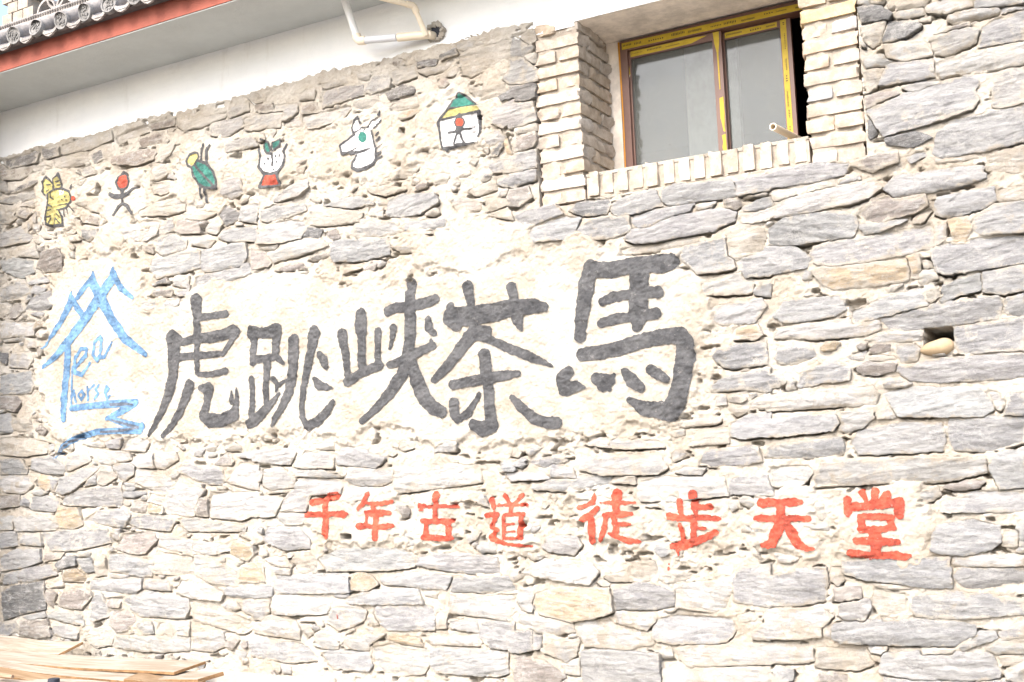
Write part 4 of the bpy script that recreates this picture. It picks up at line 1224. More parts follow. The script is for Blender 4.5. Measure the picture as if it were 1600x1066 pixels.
hm = .007 + .007*n1 + .008*n2 + .0055*n3 + .006*sstep(-.6, -.2, ZZ)*sstep(.1, -.3, XX)
under = sstep(.0, .008, UN)*sstep(.004, -.002, SM)
gapm = sstep(-.10, .18, fbm(XX*3.2, ZZ*9, 31, 3) + .25*sstep(-1.2, -3.5, XX))
hm = hm - under*gapm*.060*(1-PL)
# crumbly lips: bits of joint fallen out
hm = hm - .04*sstep(.40, .52, fbm(XX*13, ZZ*30, 41, 3))*(1-PL)*sstep(.004, -.002, SM)
hp = .022 + .006*n1 + .0060*n2 + .0038*n3 + .003*np.clip(ridge, 0, 1)
hp = hp - .016*sstep(.45, .60, fbm(XX*8, ZZ*20, 43, 3))*sstep(.06, .0, PM)
hm = hm*(1-PL) + hp*PL
hm = hm - sstep(.0, .014, SM)*.016*(1-PL)
# open holes in the wall
HOLES = [(1467, 527, 23, 15), (1432, 340, 8, 5), (1450, 412, 9, 9), (1262, 750, 5, 9), (545, 838, 8, 4), (630, 204, 4, 4)]
for (u, v, a, b) in HOLES:
    P = [(on_y(u+sx*a, v+sy*b)[0], on_y(u+sx*a, v+sy*b)[2]-ZO) for sx, sy in ((-1, 1), (1, 1), (1, -1), (-1, -1))]
    s = poly_sdf(P, XX, ZZ) + .004*n2; hm = np.where((s > 0), np.minimum(hm, -.40), hm)
HT = np.maximum(hm, HS)
# outline of the mortar sheet: ragged top under the white band, opening for the window and its brickwork
top = TOPZ + .020*fbm(XX*6, 0*ZZ, 50, 4) + .012*fbm(XX*40, 0*ZZ, 51, 3) - ZZ
opening = np.minimum(np.minimum(XX-(-.004), (W1+.244)-XX), np.where((XX > W0) & (XX < W1), ZZ+.775, ZZ+.79))
field = np.minimum(top, -opening)
low = (SM > .012) & (hm < HS-.004); keep = ~(low[:-1, :-1] & low[1:, :-1] & low[:-1, 1:] & low[1:, 1:])
wv, wq, wp, _ = clip(field, hm, 0, 0, skirt=.10, keep=keep)
wall = part("stone_wall", new_mesh("stone_wall", wv, wq, wp), M['lime'])

stones.sort(key=lambda s: -s['area']*(1e-3 if not (-20 < to_px((s['c'][0], 0, s['c'][1]+ZO))[0] < 1620 and -20 < to_px((s['c'][0], 0, s['c'][1]+ZO))[1] < 1086) else 1))
rest = []
for k, s in enumerate(stones):
    r = np.random.default_rng(int(s['area'])*7+k)
    V, q, p, ex = clip(s['S'], s['h'], s['i0'], s['j0'], skirt=.07, extra=np.clip(s['S'], 0, .06))
    t = np.array(TINT[s['cls']]); t[:3] *= r.uniform(.86, 1.16)*(1+r.normal(0, .005, 3)); t[3] += r.uniform(-.16, .16) + .20*float(sstep(-.75, -.2, np.array(s['c'][1])))*float(sstep(.2, -.3, np.array(s['c'][0])))
    t[:3] *= 1 + np.array([.06, .0, -.07])*float(sstep(-.75, -.2, np.array(s['c'][1])))*float(sstep(.2, -.3, np.array(s['c'][0])))
    if k < 300:
        me = new_mesh("stone", V, q, p); set_tint(me, t); set_float(me, "edge", ex); part("stone", me, M['stone'], wall)
    else: rest.append((V, q, p, ex, t))
off = 0; AV, AQ, AP, AE, AT = [], [], [], [], []
for V, q, p, ex, t in rest:
    AV.append(V); AQ.append(q+off); AP += [[i+off for i in f] for f in p]; AE.append(ex); AT.append(np.tile(t, (len(V), 1))); off += len(V)
me = new_mesh("small_stones", np.concatenate(AV), np.concatenate(AQ), AP); set_tint(me, np.concatenate(AT)); set_float(me, "edge", np.concatenate(AE))
tag(part("small_stones", me, M['stone'], wall), kind="stuff")

# ---------------------------------------------------------------- painted lettering and pictograms
PAINT = dict(S=(.10, .12, .155), K=(.066, .067, .070), B=(.11, .22, .37), R=(.40, .066, .036), Y=(.38, .34, .13), G=(.03, .15, .12), W=(.72, .72, .72))
LIFT = dict(S=.0045, Y=.0022, W=.0030, R=.0042, G=.0042, B=.003, K=.0054)
WID = dict(painted_pictogram=.66, painted_logo=.64)
for name, label, (ox, oy), sc, layers in GLYPHS:
    AV, AQ, AP, AT, off = [], [], [], [], 0
    for ci, (c, typ, txt) in enumerate(layers):
        rows = [[tuple(map(float, s.split(","))) for s in ln.split()] for ln in txt.split("\n")]
        conv = lambda x, y: on_y(ox+x/sc, oy+y/sc, -.02)
        Q = [[(conv(*p[:2])[0], conv(*p[:2])[2]-ZO, (p[2]/sc/px_scale(ox+p[0]/sc, oy+p[1]/sc)*WID.get(name, .54) if typ == "S" else 0)) for p in r] for r in rows]
        A = np.array([p for r in Q for p in r]); mg = .07
        i0, i1 = max(0, int((A[:, 0].min()-mg-GX0)/D)), int((A[:, 0].max()+mg-GX0)/D); j0, j1 = max(0, int((A[:, 1].min()-mg-GZ0)/D)), int((A[:, 1].max()+mg-GZ0)/D)
        X = XX[j0:j1, i0:i1]; Z = ZZ[j0:j1, i0:i1]; S = np.full(X.shape, -1.0)
        for r in Q:
            if typ == "F": S = np.maximum(S, poly_sdf([p[:2] for p in r], X, Z)); continue
            for (ax, az, ar), (bx, bz, br) in zip(r[:-1], r[1:]):
                ex, ez = bx-ax, bz-az; t = np.clip(((X-ax)*ex+(Z-az)*ez)/(ex*ex+ez*ez+1e-12), 0, 1)
                S = np.maximum(S, ar+(br-ar)*t - np.hypot(X-ax-t*ex, Z-az-t*ez))
        big = c in "KR" and name == "painted_character"
        S = S + (.0042 if big else .0014)*fbm(X*45, Z*45, 61, 3) + (.0034 if big else .0006)*fbm(X*150, Z*150, 62, 2)
        V, q, p, _ = clip(S, HT[j0:j1, i0:i1]+LIFT[c], i0, j0)
        AV.append(V); AQ.append(q+off); AP += [[i+off for i in f] for f in p]; AT.append(np.tile((*PAINT[c], 1), (len(V), 1))); off += len(V)
    me = new_mesh(name, np.concatenate(AV), np.concatenate(AQ), AP); set_tint(me, np.concatenate(AT))
    o = part(name, me, M['paint'], wall); o["label"] = label

# ---------------------------------------------------------------- wall body behind the facing, white band, eave
mb = MB()
for a, b in (((GX0, .425, GZ0), (.0, .445, .2)), ((W1+.24, .425, GZ0), (GX1, .445, .2)), ((.0, .425, GZ0), (W1+.24, .445, -.80))):
    mb.box((a[0], a[1], a[2]+ZO), (b[0], b[1], b[2]+ZO))
bpart(mb, "wall_core", M['bed'])
def relief_box(x0, x1, z0, z1, y, amp, seed, step=.02):    # gently uneven plaster face with a soffit edge
    xs = np.arange(x0, x1+1e-6, step); zs = np.linspace(z0, z1, max(2, int((z1-z0)/step))); X, Z = np.meshgrid(xs, zs)
    Y = y - amp*fbm(X*3, Z*6, seed, 4) - amp*.4*fbm(X*25, Z*30, seed+3, 2)
    n, m = X.shape; idx = np.arange(n*m).reshape(n, m)
    q = np.stack([idx[:-1, :-1], idx[:-1, 1:], idx[1:, 1:], idx[1:, :-1]], -1).reshape(-1, 4)
    return np.stack([X, Y, Z+ZO], -1).reshape(-1, 3), q
V, q = relief_box(GX0, W0-.01, .09, SOF+.01, .004, .004, 71)
V2, q2 = relief_box(W0-.03, W1+.03, .112, SOF+.01, .006, .003, 72)
V3, q3 = relief_box(W1+.01, GX1, .09, SOF+.01, .004, .004, 73)
me = new_mesh("white_band", np.concatenate([V, V2, V3]), np.concatenate([q, q2+len(V), q3+len(V)+len(V2)]), [])
bpart(MB().box((GX0, .03, .20+ZO), (GX1, .42, SOF+.3+ZO)), "band_core", M['white'])
part("white_band", me, M['white'])
mb = MB().box((W0-.02, .012, .110+ZO), (W1+.02, .42, .20+ZO)); bpart(mb, "window_lintel", M['lintel'])
bpart(MB().box((GX0, -.466, SOF+ZO), (GX1, .42, .62+ZO)), "eave_slab", M['soffit'])
bpart(MB().box((GX0, -.472, SOF+.006+ZO), (GX1, -.4665, .598+ZO)), "fascia", M['red'])
# wall hole of the drain
hp_ = on_y(681, 50, 0)

# ---------------------------------------------------------------- roof skirt of barrel tiles with round ends, openwork parapet above
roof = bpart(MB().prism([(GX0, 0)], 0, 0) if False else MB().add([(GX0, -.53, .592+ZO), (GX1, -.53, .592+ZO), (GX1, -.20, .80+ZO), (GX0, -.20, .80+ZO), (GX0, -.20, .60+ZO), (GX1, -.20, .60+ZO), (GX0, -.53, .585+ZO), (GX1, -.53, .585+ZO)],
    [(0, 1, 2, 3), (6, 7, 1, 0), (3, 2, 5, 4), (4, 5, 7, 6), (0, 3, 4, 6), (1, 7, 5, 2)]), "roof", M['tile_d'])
def eave_tile_mesh():
    m = MB(); n = 20; R = .050; L = .34; sl = math.atan2(.21, .33); dy, dz = math.cos(sl), math.sin(sl)
    V = []
    for t in (0, .17, .34):
        for j in range(n): 
            a = 2*math.pi*j/n; V.append((R*math.cos(a), t*dy - R*math.sin(a)*dz, t*dz + R*math.sin(a)*dy))
    m.add(V, [(i*n+j, (i*n+(j+1) % n), (i+1)*n+(j+1) % n, (i+1)*n+j) for i in range(2) for j in range(n)])
    return m.mesh("barrel_tile", True)
def disc_mesh():
    m = MB(); n = 28; prof = [(.0, -.004), (.042, -.004), (.0435, -.010), (.0525, -.011), (.0550, -.007), (.0550, .016)]
    V = [(r*math.cos(2*math.pi*j/n), y, r*math.sin(2*math.pi*j/n)) for r, y in prof for j in range(n)]
    m.add(V, [(i*n+(j+1) % n, i*n+j, (i+1)*n+j, (i+1)*n+(j+1) % n)[::-1] for i in range(len(prof)-1) for j in range(n)])
    rr = random.Random(4)
    for k in range(26):                    # moulded relief
        a = rr.uniform(0, 6.28); r = .037*math.sqrt(rr.random()); x, zc = r*math.cos(a), r*math.sin(a); s = rr.uniform(.0025, .0042); b = rr.uniform(0, 3.1)
        Mx = Matrix.Translation((x, -.006, zc)) @ Matrix.Rotation(b, 4, 'Y')
        m.box((-s*1.7, -.004, -s*.7), (s*1.7, .003, s*.7), Mx)
    return m.mesh("tile_end", True)
def drip_mesh():
    m = MB(); n = 16; outl = []
    for j in range(n+1):
        t = j/n; x = -.062+.124*t; outl.append((x, -.016-.030*math.sin(math.pi*t)))
    low = []
    for j in range(n+1):
        t = 1-j/n; x = -.062+.124*t; low.append((x, -.030-.040*math.sin(math.pi*t)**.8 - .005*abs(math.sin(math.pi*t*5))))
    P = outl[::-1] + low[::-1]
    P = [(x, zc) for x, zc in outl] + [(x, zc) for x, zc in low]
    P = P[::-1]
    m.prism(P, -.006, .006)
    m.box((-.03, -.010, -.060), (.03, -.005, -.054))
    # the pan tile behind it
    for j in range(n):
        t0, t1 = j/n, (j+1)/n
        a = (-.062+.124*t0, 0, -.016-.030*math.sin(math.pi*t0)); b = (-.062+.124*t1, 0, -.016-.030*math.sin(math.pi*t1))
        q = [a, b, (b[0], .30, b[2]+.19), (a[0], .30, a[2]+.19)]; m.add(q, [(0, 1, 2, 3)])
    return m.mesh("drip_tile")
bt, dm, dr = eave_tile_mesh(), disc_mesh(), drip_mesh()
bt.materials.append(M['tile']); dm.materials.append(M['disc']); dr.materials.append(M['tile'])
def inst(name, me, loc, rot=(0, 0, 0), parent=None, scale=(1, 1, 1)):
    o = bpy.data.objects.new(name, me); col.objects.link(o); p = parent if parent is not None else house; o.parent = p
    o.matrix_parent_inverse = HI if p is house else Matrix.Identity(4); o.location = loc; o.rotation_euler = rot; o.scale = scale; return o
rr = random.Random(8)
for k in range(-7, 26):
    x = -3.175 + .2005*k
    if x < GX0 or x > GX1: continue
    j = lambda s: rr.uniform(-s, s)
    inst("barrel_tile", bt, (x+j(.004), -.545, .634+ZO+j(.003)), (j(.02), j(.05), j(.02)), roof)
    inst("tile_end", dm, (x+j(.004), -.548+j(.006), .634+ZO+j(.003)), (math.radians(-8)+j(.05), rr.uniform(0, 6.28), j(.06)), roof)
    inst("drip_tile", dr, (x+.100+j(.004), -.538+j(.006), .634+ZO+j(.003)), (math.radians(-6)+j(.04), j(.03), j(.03)), roof)
# beaded coping and openwork parapet
PY = -.30
bpart(MB().box((-3.62, PY-.03, .828+ZO), (GX1, PY+.12, .862+ZO)).box((GX0, PY+.03, .60+ZO), (GX1, PY+.10, .828+ZO)), "parapet", M['tile'])
parapet = bpy.data.objects["parapet"]
mbd = MB()
for k in range(150):
    x = -3.62+.022*k; mbd.tube([(x, PY-.032, .834+ZO), (x, PY-.037, .846+ZO), (x, PY-.032, .858+ZO)], [.005, .009, .005], 8)
tag(bpart(mbd, "bead_row", M['tile'], parapet, True), kind="stuff")
for k in range(3):
    for r_ in range(6):
        mbd = MB().box((-3.60+.10*k+(.05 if r_ % 2 else 0), PY-.02+.003*((k+r_) % 2), .864+ZO+.07*r_), (-3.51+.10*k+(.05 if r_ % 2 else 0), PY+.11, .928+ZO+.07*r_))
        if k < 2 or r_ % 2 == 0: bpart(mbd, "brick", M['bed'], parapet)
arc = []
for j in range(13):
    a = math.pi*j/12; arc.append((.085*math.cos(a), .085*math.sin(a)))
inner = [(x*.84, z*.84) for x, z in arc[::-1]]
am = MB().prism((arc+inner)[::-1], -.05, .05).mesh("openwork_tile"); am.materials.append(M['tile'])
for row in range(3):
    for k in range(22):
        x = -3.20+.172*k+(.086 if row % 2 else 0); inst("openwork_tile", am, (x, PY+.04, .866+ZO+.17*(row//2)+(.086 if row % 2 else 0)), (0, math.pi if row % 2 else 0, 0), parapet)
bpart(MB().box((-3.62, PY-.01, 1.21+ZO), (GX1, PY+.12, 1.27+ZO)), "coping", M['tile'], parapet)

# ---------------------------------------------------------------- brick piers and sill
def brick_mesh(seed):
    L, Wd, H = .236, .112, .0565; n = (10, 5, 4); m = MB(); sr = random.Random(seed)
    V = {}; vs = []; fs = []
    def vid(i, j, k):
        if (i, j, k) in V: return V[(i, j, k)]
        p = np.array([i/n[0]-.5, j/n[1]-.5, k/n[2]-.5])*np.array([L, Wd, H]); half = np.array([L, Wd, H])/2; r = .0075
        q = np.clip(p, -half+r, half-r); d = p-q; ln = np.linalg.norm(d)
        if ln > 1e-9: p = q + d/ln*r if (np.abs(d) > 1e-9).sum() > 1 else p
        nz = float(fbm(np.array(p[0]*22+seed*3.1+p[1]*9), np.array(p[2]*24+p[1]*17), seed, 3)); p = p + p/np.linalg.norm(half)*nz*.030
        V[(i, j, k)] = len(vs); vs.append(tuple(p)); return V[(i, j, k)]
    for i in range(n[0]):
        for j in range(n[1]):
            fs.append((vid(i, j, 0), vid(i, j+1, 0), vid(i+1, j+1, 0), vid(i+1, j, 0))); fs.append((vid(i, j, n[2]), vid(i+1, j, n[2]), vid(i+1, j+1, n[2]), vid(i, j+1, n[2])))
        for k in range(n[2]):
            fs.append((vid(i, 0, k), vid(i+1, 0, k), vid(i+1, 0, k+1), vid(i, 0, k+1))); fs.append((vid(i, n[1], k), vid(i, n[1], k+1), vid(i+1, n[1], k+1), vid(i+1, n[1], k)))
    for j in range(n[1]):
        for k in range(n[2]):
            fs.append((vid(0, j, k), vid(0, j, k+1), vid(0, j+1, k+1), vid(0, j+1, k))); fs.append((vid(n[0], j, k), vid(n[0], j+1, k), vid(n[0], j+1, k+1), vid(n[0], j, k+1)))
    m.add(vs, fs); me = m.mesh("brick", True); me.materials.append(M['brick']); return me
BR = [brick_mesh(s) for s in range(1, 9)]
br = random.Random(5)
BC = [(.42, .365, .305), (.45, .40, .345), (.38, .33, .28), (.43, .36, .285), (.46, .415, .365), (.36, .32, .28)]
def lay(x, y, z, rot, parent, colr=None):
    j = lambda s: br.uniform(-s, s)
    o = inst("brick", br.choice(BR), (x+j(.002), y+j(.003), z+ZO+j(.0015)), (rot[0]+j(.012), rot[1]+j(.012), rot[2]+j(.012)), parent, (1, 1, 1))
    c = colr or br.choice(BC); k = br.uniform(.93, 1.07); o.color = (c[0]*k, c[1]*k, c[2]*k, 1)
H90 = math.pi/2
def pier(x0, rows, zbase, special, mirror):
    core = MB().box((x0+.013, .013, zbase(rows[1])+.004+ZO), (x0+.227, .360, zbase(rows[0])+CH-.006+ZO))
    pr = bpart(core, "brick_pier", M['bed'])
    for i in range(rows[0], rows[1]+1):
        z = zbase(i)+.0305
        if i % 2 == 0:
            lay(x0+.12, .0575, z, (0, 0, 0), pr, special.get((i, 0)))
            for xx in (.0575, .1825): lay(x0+xx, .125+.12, z, (0, 0, H90), pr)
        else:
            for k, xx in enumerate((.0575, .1825)): lay(x0+xx, .12, z, (0, 0, H90), pr, special.get((i, k)))
            lay(x0+.12, .2475+.0575, z, (0, 0, 0), pr)
    return pr
pier(0.0, (-1, 11), lambda i: -i*CH, {}, False)
pier(W1, (-4, 9), lambda i: RZ-i*CH, {(0, 0): (.54, .42, .26), (5, 0): (.36, .36, .365), (1, 1): (.42, .41, .40), (2, 0): (.50, .395, .31)}, True)
sill = bpart(MB().box((W0+.002, .018, -.768+ZO), (W1-.002, .42, -.655+ZO)), "window_sill", M['bed'])
ns = 14
for k in range(ns):
    x = W0+.040+(W1-W0-.080)*k/(ns-1)
    o_z = -.706 - .004*k/ns
    lay(x, .12, o_z, (0, H90, H90) if False else (H90, 0, H90), sill, br.choice([(.43, .38, .32), (.47, .43, .37), (.39, .34, .285)]))
mbs = MB(); mbs.add([(W0+.001, .012, -.650+ZO), (W1-.001, .012, -.654+ZO), (W1-.001, .40, -.600+ZO), (W0+.001, .40, -.600+ZO), (W0+.001, .014, -.664+ZO), (W1-.001, .014, -.668+ZO)], [(0, 1, 2, 3), (4, 5, 1, 0)])
bpart(mbs, "sill_mortar", M['lime'], sill)
bpart(MB().box((W0-.02, .366, -.68+ZO), (W0+.062, .44, .12+ZO)), "reveal_plaster", M['lintel'])
bpart(MB().box((W1-.03, .372, -.68+ZO), (W1+.06, .44, .12+ZO)), "reveal_plaster", M['lintel'])

# ---------------------------------------------------------------- window
win = empty("window"); win.parent = house; win.matrix_parent_inverse = HI
def bx(name, mat, x0, x1, z0, z1, y0, y1, parent): return bpart(MB().box((x0, y0, z0+ZO), (x1, y1, z1+ZO)), name, M[mat], parent)
mb = MB()
for x0, x1, z0, z1 in ((.298, 1.36, .046, .098), (.298, .345, -.66, .046), (1.30, 1.36, -.66, .046), (.345, 1.30, -.66, -.60)):
    mb.box((x0, .350, z0+ZO), (x1, .43, z1+ZO))
fr = bpart(mb, "frame", M['alu'], win)
def sash(x0, x1, y0, y1, st_l, st_r):
    m = MB()
    for a, b, c, d in ((x0, x0+st_l, -.62, .044), (x1-st_r, x1, -.62, .044), (x0+st_l, x1-st_r, .006, .044), (x0+st_l, x1-st_r, -.62, -.58)):
        m.box((a, y0, c+ZO), (b, y1, d+ZO))
    s = bpart(m, "sash", M['alu'], win)
    bpart(MB().box((x0+st_l-.004, (y0+y1)/2-.002, -.59+ZO), (x1-st_r+.004, (y0+y1)/2+.002, .012+ZO)), "pane", M['glass'], s)
    return s
s1 = sash(.318, .832, .368, .392, .036, .046)
s2 = sash(.798, 1.164, .398, .422, .040, .052)
def film(name, mat, P, y, parent): return bpart(MB().prism([(x, z+ZO) for x, z in P][::-1], y-.0012, y+.0004), name, M[mat], parent)
film("tape", "tape", [(.318, .088), (1.30, .080), (1.30, .048), (.318, .054)], .3494, fr)
film("tape", "tape_o", [(.296, .098), (.306, .098), (.310, -.30), (.306, -.66), (.300, -.66), (.303, -.30)], .3490, fr)
film("tape", "tape", [(.356, .042), (.70, .040), (.76, .036), (.68, .014), (.52, .012), (.356, .014)], .3674, s1)
film("tape", "tape", [(.322, .042), (.340, .042), (.345, -.03), (.349, -.075), (.336, -.125), (.328, -.10), (.326, -.03)], .3673, s1)
film("tape", "tape_b", [(.349, -.075), (.336, -.125), (.329, -.155), (.332, -.10)], .3660, s1)
film("tape", "tape", [(.792, .043), (.822, .043), (.822, -.01), (.815, -.06), (.814, -.245), (.809, -.248), (.806, -.06), (.796, -.01)], .3673, s1)
film("tape", "tape", [(.806, -.29), (.826, -.285), (.827, -.37), (.823, -.43), (.826, -.46), (.816, -.455), (.809, -.40), (.805, -.39)], .3673, s1)
film("tape", "tape", [(.807, -.475), (.826, -.47), (.827, -.60), (.806, -.60), (.811, -.55), (.806, -.535), (.812, -.51)], .3673, s1)
film("tape", "tape", [(.842, .040), (1.10, .036), (1.10, .012), (.842, .012)], .3974, s2)
film("tape", "tape", [(1.116, .040), (1.144, .040), (1.144, -.60), (1.118, -.60)], .3974, s2)
pr_ = random.Random(3)
def prints(parent, horiz, a, b, c0, c1, y, sec):
    m = MB(); p = a
    while p < b:
        run = pr_.uniform(.03, .08); hgt = pr_.uniform(.25, .6)*(c1-c0); w_ = pr_.choice([.0022, .004, .006]); q = p; cc = (c0+c1)/2+pr_.uniform(-.15, .15)*(c1-c0)
        while q < min(p+run, b):
            lo, hi = cc-hgt/2*pr_.uniform(.6, 1), cc+hgt/2*pr_.uniform(.6, 1)
            if horiz:
                t = sec(q); m.box((q, y, lo+t+ZO), (q+w_, y+.0006, hi+t+ZO))
            else: m.box((lo, y, q+ZO), (hi, y+.0006, q+w_+ZO))
            q += w_*2.0
        p += run+pr_.uniform(.012, .05)
    bpart(m, "film_lettering", M['ink'], parent)
prints(fr, True, .325, 1.29, .058, .082, .3474, lambda x: -(x-.318)*.0075)
prints(s1, True, .36, .64, .020, .036, .3654, lambda x: 0)
prints(s2, True, .85, 1.09, .017, .035, .3954, lambda x: 0)
prints(s2, False, -.56, .03, 1.122, 1.140, .3954, None)
# the room behind: closed box, dark
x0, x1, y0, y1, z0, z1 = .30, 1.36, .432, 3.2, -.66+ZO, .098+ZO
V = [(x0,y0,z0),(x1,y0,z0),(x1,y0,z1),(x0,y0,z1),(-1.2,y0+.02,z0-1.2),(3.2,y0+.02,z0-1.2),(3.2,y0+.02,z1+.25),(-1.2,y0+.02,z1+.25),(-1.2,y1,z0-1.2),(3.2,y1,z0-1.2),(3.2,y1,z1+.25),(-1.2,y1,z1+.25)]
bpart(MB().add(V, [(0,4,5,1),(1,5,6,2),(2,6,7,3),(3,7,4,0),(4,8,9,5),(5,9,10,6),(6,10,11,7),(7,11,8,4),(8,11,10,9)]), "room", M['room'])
bpart(MB().box((.555, .60, -.9+ZO), (.83, .64, .3+ZO)), "pale_upright", M['pale_strip'])  # pale upright box behind the left pane

# ================================================================ pipes
def v(p): return tuple(float(c) for c in p)
h0 = on_y(684, 57, 0.02); e1 = on_y(560, 64, -.13); s1_ = on_z(537, 0, SOF+ZO)
h1 = np.array([h0[0]-.02, -.035, h0[2]-.004])
dp = tag(empty("drain_pipe", v((e1[0], e1[1], e1[2]-.02))), "white plastic drain pipe with grey length, bent from the eave into a wall hole", "pipe")
bpy.context.view_layer.update()
def pipe_part(root, name, mat, pts, r, hollow=0):
    m = MB().tube([v(p) for p in pts], r, 20, hollow); o = link(name, m.mesh(name, True), M[mat]); o.parent = root; o.matrix_parent_inverse = root.matrix_world.inverted(); return o
R_ = .0195
mid = e1*.45+h1*.55
pipe_part(dp, "pipe_length", 'pvc', [s1_+np.array([0, 0, .01]), e1*.9+s1_*.1], R_)
pipe_part(dp, "elbow", 'pvc_c', [e1*.86+s1_*.14, e1*.95+s1_*.05, e1*.985+h1*.015, e1*.90+h1*.10], R_+.004)
pipe_part(dp, "pipe_length", 'pvc_g', [e1*.91+h1*.09, mid], R_)
pipe_part(dp, "pipe_end", 'pvc_c', [mid*.97+h1*.03+(e1-h1)*.0, mid*.3+h1*.7, h1, h0+np.array([.0, .05, 0])], R_+.003)
a0 = on_y(666, 52, -.055); a1 = on_y(646, 9, -.12); a2 = on_y(600, -2, -.26); a3 = on_y(560, -14, -.36)
dq = tag(empty("drain_pipe", v((a0[0], a0[1], a0[2]-.02))), "thin cream plastic pipe rising from the grey drain pipe to the eave", "pipe")
bpy.context.view_layer.update()
pipe_part(dq, "pipe_length", 'pvc_c', [a0-np.array([0, 0, .012]), a1*.94+a0*.06], .0135)
pipe_part(dq, "elbow", 'pvc_c', [a1*.75+a0*.25, a1*.96+a0*.04, a1*.97+a2*.03, a1*.75+a2*.25], .0175)
pipe_part(dq, "pipe_length", 'pvc_c', [a1*.92+a2*.08, a2, a3], .0145)
# flat dark plate painted as the shaded wall hole, and its broken rim
mb = MB(); rr = random.Random(2)
hc = on_y(681, 51, 0)
ring = []
for k in range(14):
    a = 2*math.pi*k/14; r = .036*rr.uniform(.85, 1.2); ring.append((hc[0]+r*math.cos(a)*1.1, hc[2]+r*math.sin(a)))
mb.prism(ring, -.004, .002); bpart(mb, "pipe_hole_shade", M['room'])
mb = MB()
for k in range(16):
    a = 2*math.pi*k/16+rr.uniform(-.1, .1); r = .043; s = rr.uniform(.006, .013)
    Mx = Matrix.Translation((hc[0]+r*math.cos(a)*1.1, -.004, hc[2]+r*math.sin(a))) @ Matrix.Rotation(rr.uniform(0, 6), 4, (rr.random(), rr.random(), rr.random()))
    mb.box((-s, -s, -s), (s, s, s*.7), Mx)
bpart(mb, "broken_plaster", M['lime'])
pe = on_y(1207.5, 198, .10); pb = on_y(1246, 217, .43)
pw = tag(empty("plastic_pipe", v((pb[0], pb[1], pb[2]-.02))), "cream plastic pipe stub poking out of the open window over the brick sill", "pipe")
bpy.context.view_layer.update()
pipe_part(pw, "pipe_length", 'pvc_c', [pe, pb+(pb-pe)*.3], .0165, .004)

# ================================================================ pebble in the wall hole
pc = on_y(1465, 544, -.004)
def pebble_mesh():
    V, Fc = [], []; n, m = 20, 12
    for i in range(m+1):
        t = math.pi*i/m
        for j in range(n):
            a = 2*math.pi*j/n; d = np.array([math.sin(t)*math.cos(a), math.sin(t)*math.sin(a), math.cos(t)])
            k = 1+.07*float(vnoise(np.array(d[0]*1.7+3), np.array(d[2]*2+d[1]*1.3), 5)); V.append((d[0]*.066*k, d[1]*.045*k, d[2]*.035*k*(1+.25*d[0])))
    for i in range(m):
        for j in range(n): Fc.append((i*n+j, (i+1)*n+j, (i+1)*n+(j+1) % n, i*n+(j+1) % n))
    return MB().add(V, Fc).mesh("pebble", True)
o = link("pebble", pebble_mesh(), M['pebble']); o.location = v(pc); o.rotation_euler = (0, -.13, 0)
tag(o, "smooth tan pebble resting in the square hole of the stone wall", "pebble")

# ================================================================ planks heaped at the foot of the wall
def plank(label, a, b, wid, th, tilt, colr, name="plank", cut=0.):
    """a, b: ends of the upper front arris; the board runs back from it, its far edge raised by tilt"""
    a, b = Vector(a), Vector(b); L = (b-a).length; t = (b-a).normalized()
    n = 14; m = MB(); sr = random.Random(len(label)*7+int(L*100))
    V = []; ph = sr.uniform(0, 3)
    for i in range(n+1):
        x = L*i/n; sg = .006*math.sin(ph+2.2*math.pi*i/n); e0 = cut*wid if i == n else 0
        for (y, zz) in ((0, -th), (wid, -th), (wid, 0), (0, 0)):
            V.append((x - (e0 if y > 0 else 0) + (sr.uniform(-.006, .006) if i in (0, n) else 0), y+sr.uniform(-.002, .002), zz+sg))
    Fc = [(i*4+k, i*4+(k+1) % 4, (i+1)*4+(k+1) % 4, (i+1)*4+k)[::-1] for i in range(n) for k in range(4)] + [(0, 1, 2, 3), (n*4+3, n*4+2, n*4+1, n*4)]
    me = m.add(V, Fc).mesh(name); me.materials.append(M['wood']); me.materials.append(M['edge'])
    for k, p in enumerate(me.polygons): p.material_index = 1 if (k % 4 == 3 or k >= 4*n) else 0
    o = link(name, me); yv = Vector((0, 0, 1)).cross(t).normalized(); zv = t.cross(yv)
    Rm = Matrix((t, yv, zv)).transposed().to_4x4(); o.matrix_world = Matrix.Translation(a) @ Rm @ Matrix.Rotation(tilt, 4, 'X')
    bv = o.modifiers.new("edge", 'BEVEL'); bv.width = .0015; bv.segments = 1
    o.color = (*colr, 1); tag(o, label, "plank", "planks heaped at the foot of the wall"); return o
def PP(u, vv, y): return v(on_y(u, vv, y))
PALE, TAN, GREY = (.31, .28, .24), (.25, .18, .115), (.22, .19, .165)
plank("short pale board lying askew on top of the plank heap", PP(-30, 1013, -.27), PP(92, 1024, -.25), .13, .014, .46, PALE, cut=-.5)
plank("long pale plank with brown sawn edge, topmost of the long ones", PP(-90, 1027, -.40), PP(272, 1052, -.36), .15, .016, .24, PALE, cut=-.55)
plank("pale plank with frayed end under the topmost long plank", PP(60, 1053, -.42), PP(308, 1063, -.40), .13, .020, .14, PALE, cut=-.5)
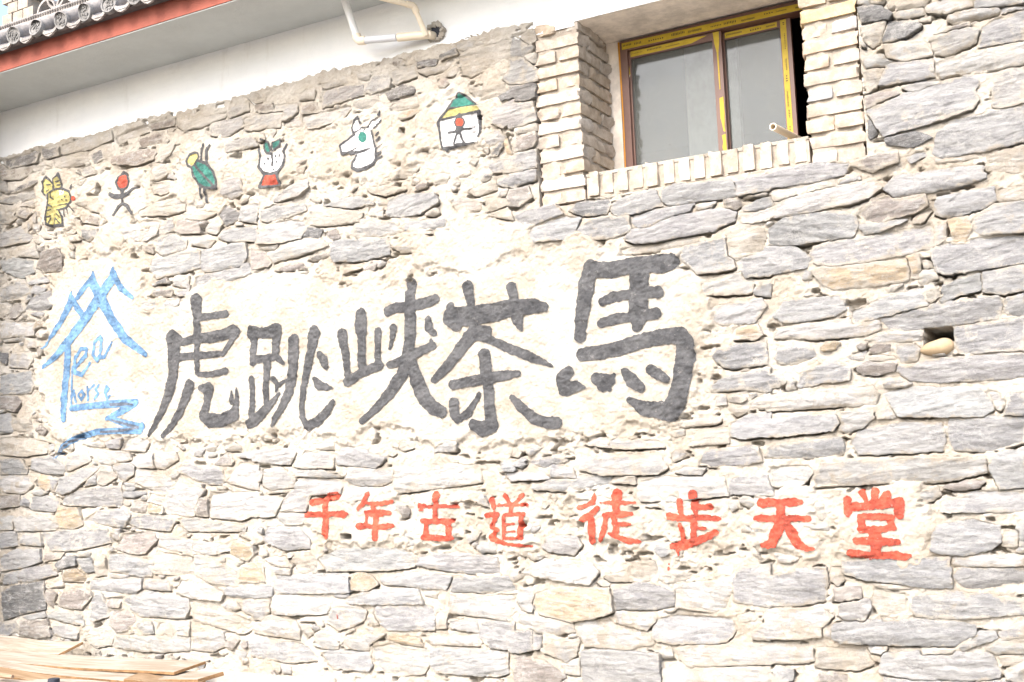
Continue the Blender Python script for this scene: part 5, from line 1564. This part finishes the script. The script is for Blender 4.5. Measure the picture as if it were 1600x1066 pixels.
plank("whitish plank slanting down beneath the heap", PP(-60, 1036, -.46), PP(220, 1068, -.44), .09, .018, .22, PALE)
plank("tan sawn plank low in the heap", PP(-60, 1048, -.52), PP(200, 1082, -.50), .09, .03, .35, TAN)
plank("pale broad board lowest in front of the heap", PP(-60, 1066, -.60), PP(150, 1077, -.58), .10, .022, .2, PALE)
plank("short tan board end sticking out beside the frayed plank", PP(192, 1062, -.46), PP(300, 1074, -.46), .10, .02, .15, TAN)
for k, (u, yy) in enumerate(((30, -.36), (160, -.36))):
    p = on_y(u, 1060, yy)
    o = plank("grey bearer block under the plank heap, " + ("by the brown stick" if k == 0 else "by the black cap"), (p[0], -.62, .46), (p[0]+.02, -.12, .50), .08, .11, 0, GREY, "timber_bearer")
    o["category"] = "timber"; o["group"] = "bearers under the planks"
s0, s1p = on_y(-6, 1056, -.56), on_y(20, 1057.5, -.58)
o = link("stick", MB().tube([v(s0), v((s0+s1p)/2+np.array([0, 0, .004])), v(s1p)], [.011, .012, .010], 12).mesh("stick", True), M['wood']); o.color = (.36, .26, .19, 1)
tag(o, "short brown stick lying across the front planks", "stick")
kc = on_y(84, 1064, -.58)
o = link("bottle_cap", MB().tube([v(kc+np.array([0, 0, -.02])), v(kc), v(kc+np.array([0, 0, .012])), v(kc+np.array([0, 0, .014]))], [.030, .032, .030, .018], 14).mesh("bottle_cap", True), M['black'])
tag(o, "black plastic cap on the front board of the plank heap", "cap")

# ================================================================ unseen wall added past the left edge to shade that corner
nb = tag(empty("shade_wall", (-4.55, -.9, .36)), "plain unseen side wall added to shade the left corner of the stone house", "wall")
bpy.context.view_layer.update()
o = link("shade_wall_panel", MB().box((-5.0, -1.1, .2), (-4.07, -.03, SOF+ZO-.004)).mesh("shade_wall_panel"), M['bed']); o.parent = nb; o.matrix_parent_inverse = nb.matrix_world.inverted()
o = link("coping", MB().box((-5.02, -1.14, SOF+ZO), (-4.05, -.60, SOF+ZO+.06)).mesh("coping"), M['tile']); o.parent = nb; o.matrix_parent_inverse = nb.matrix_world.inverted()  # top of the added shading wall
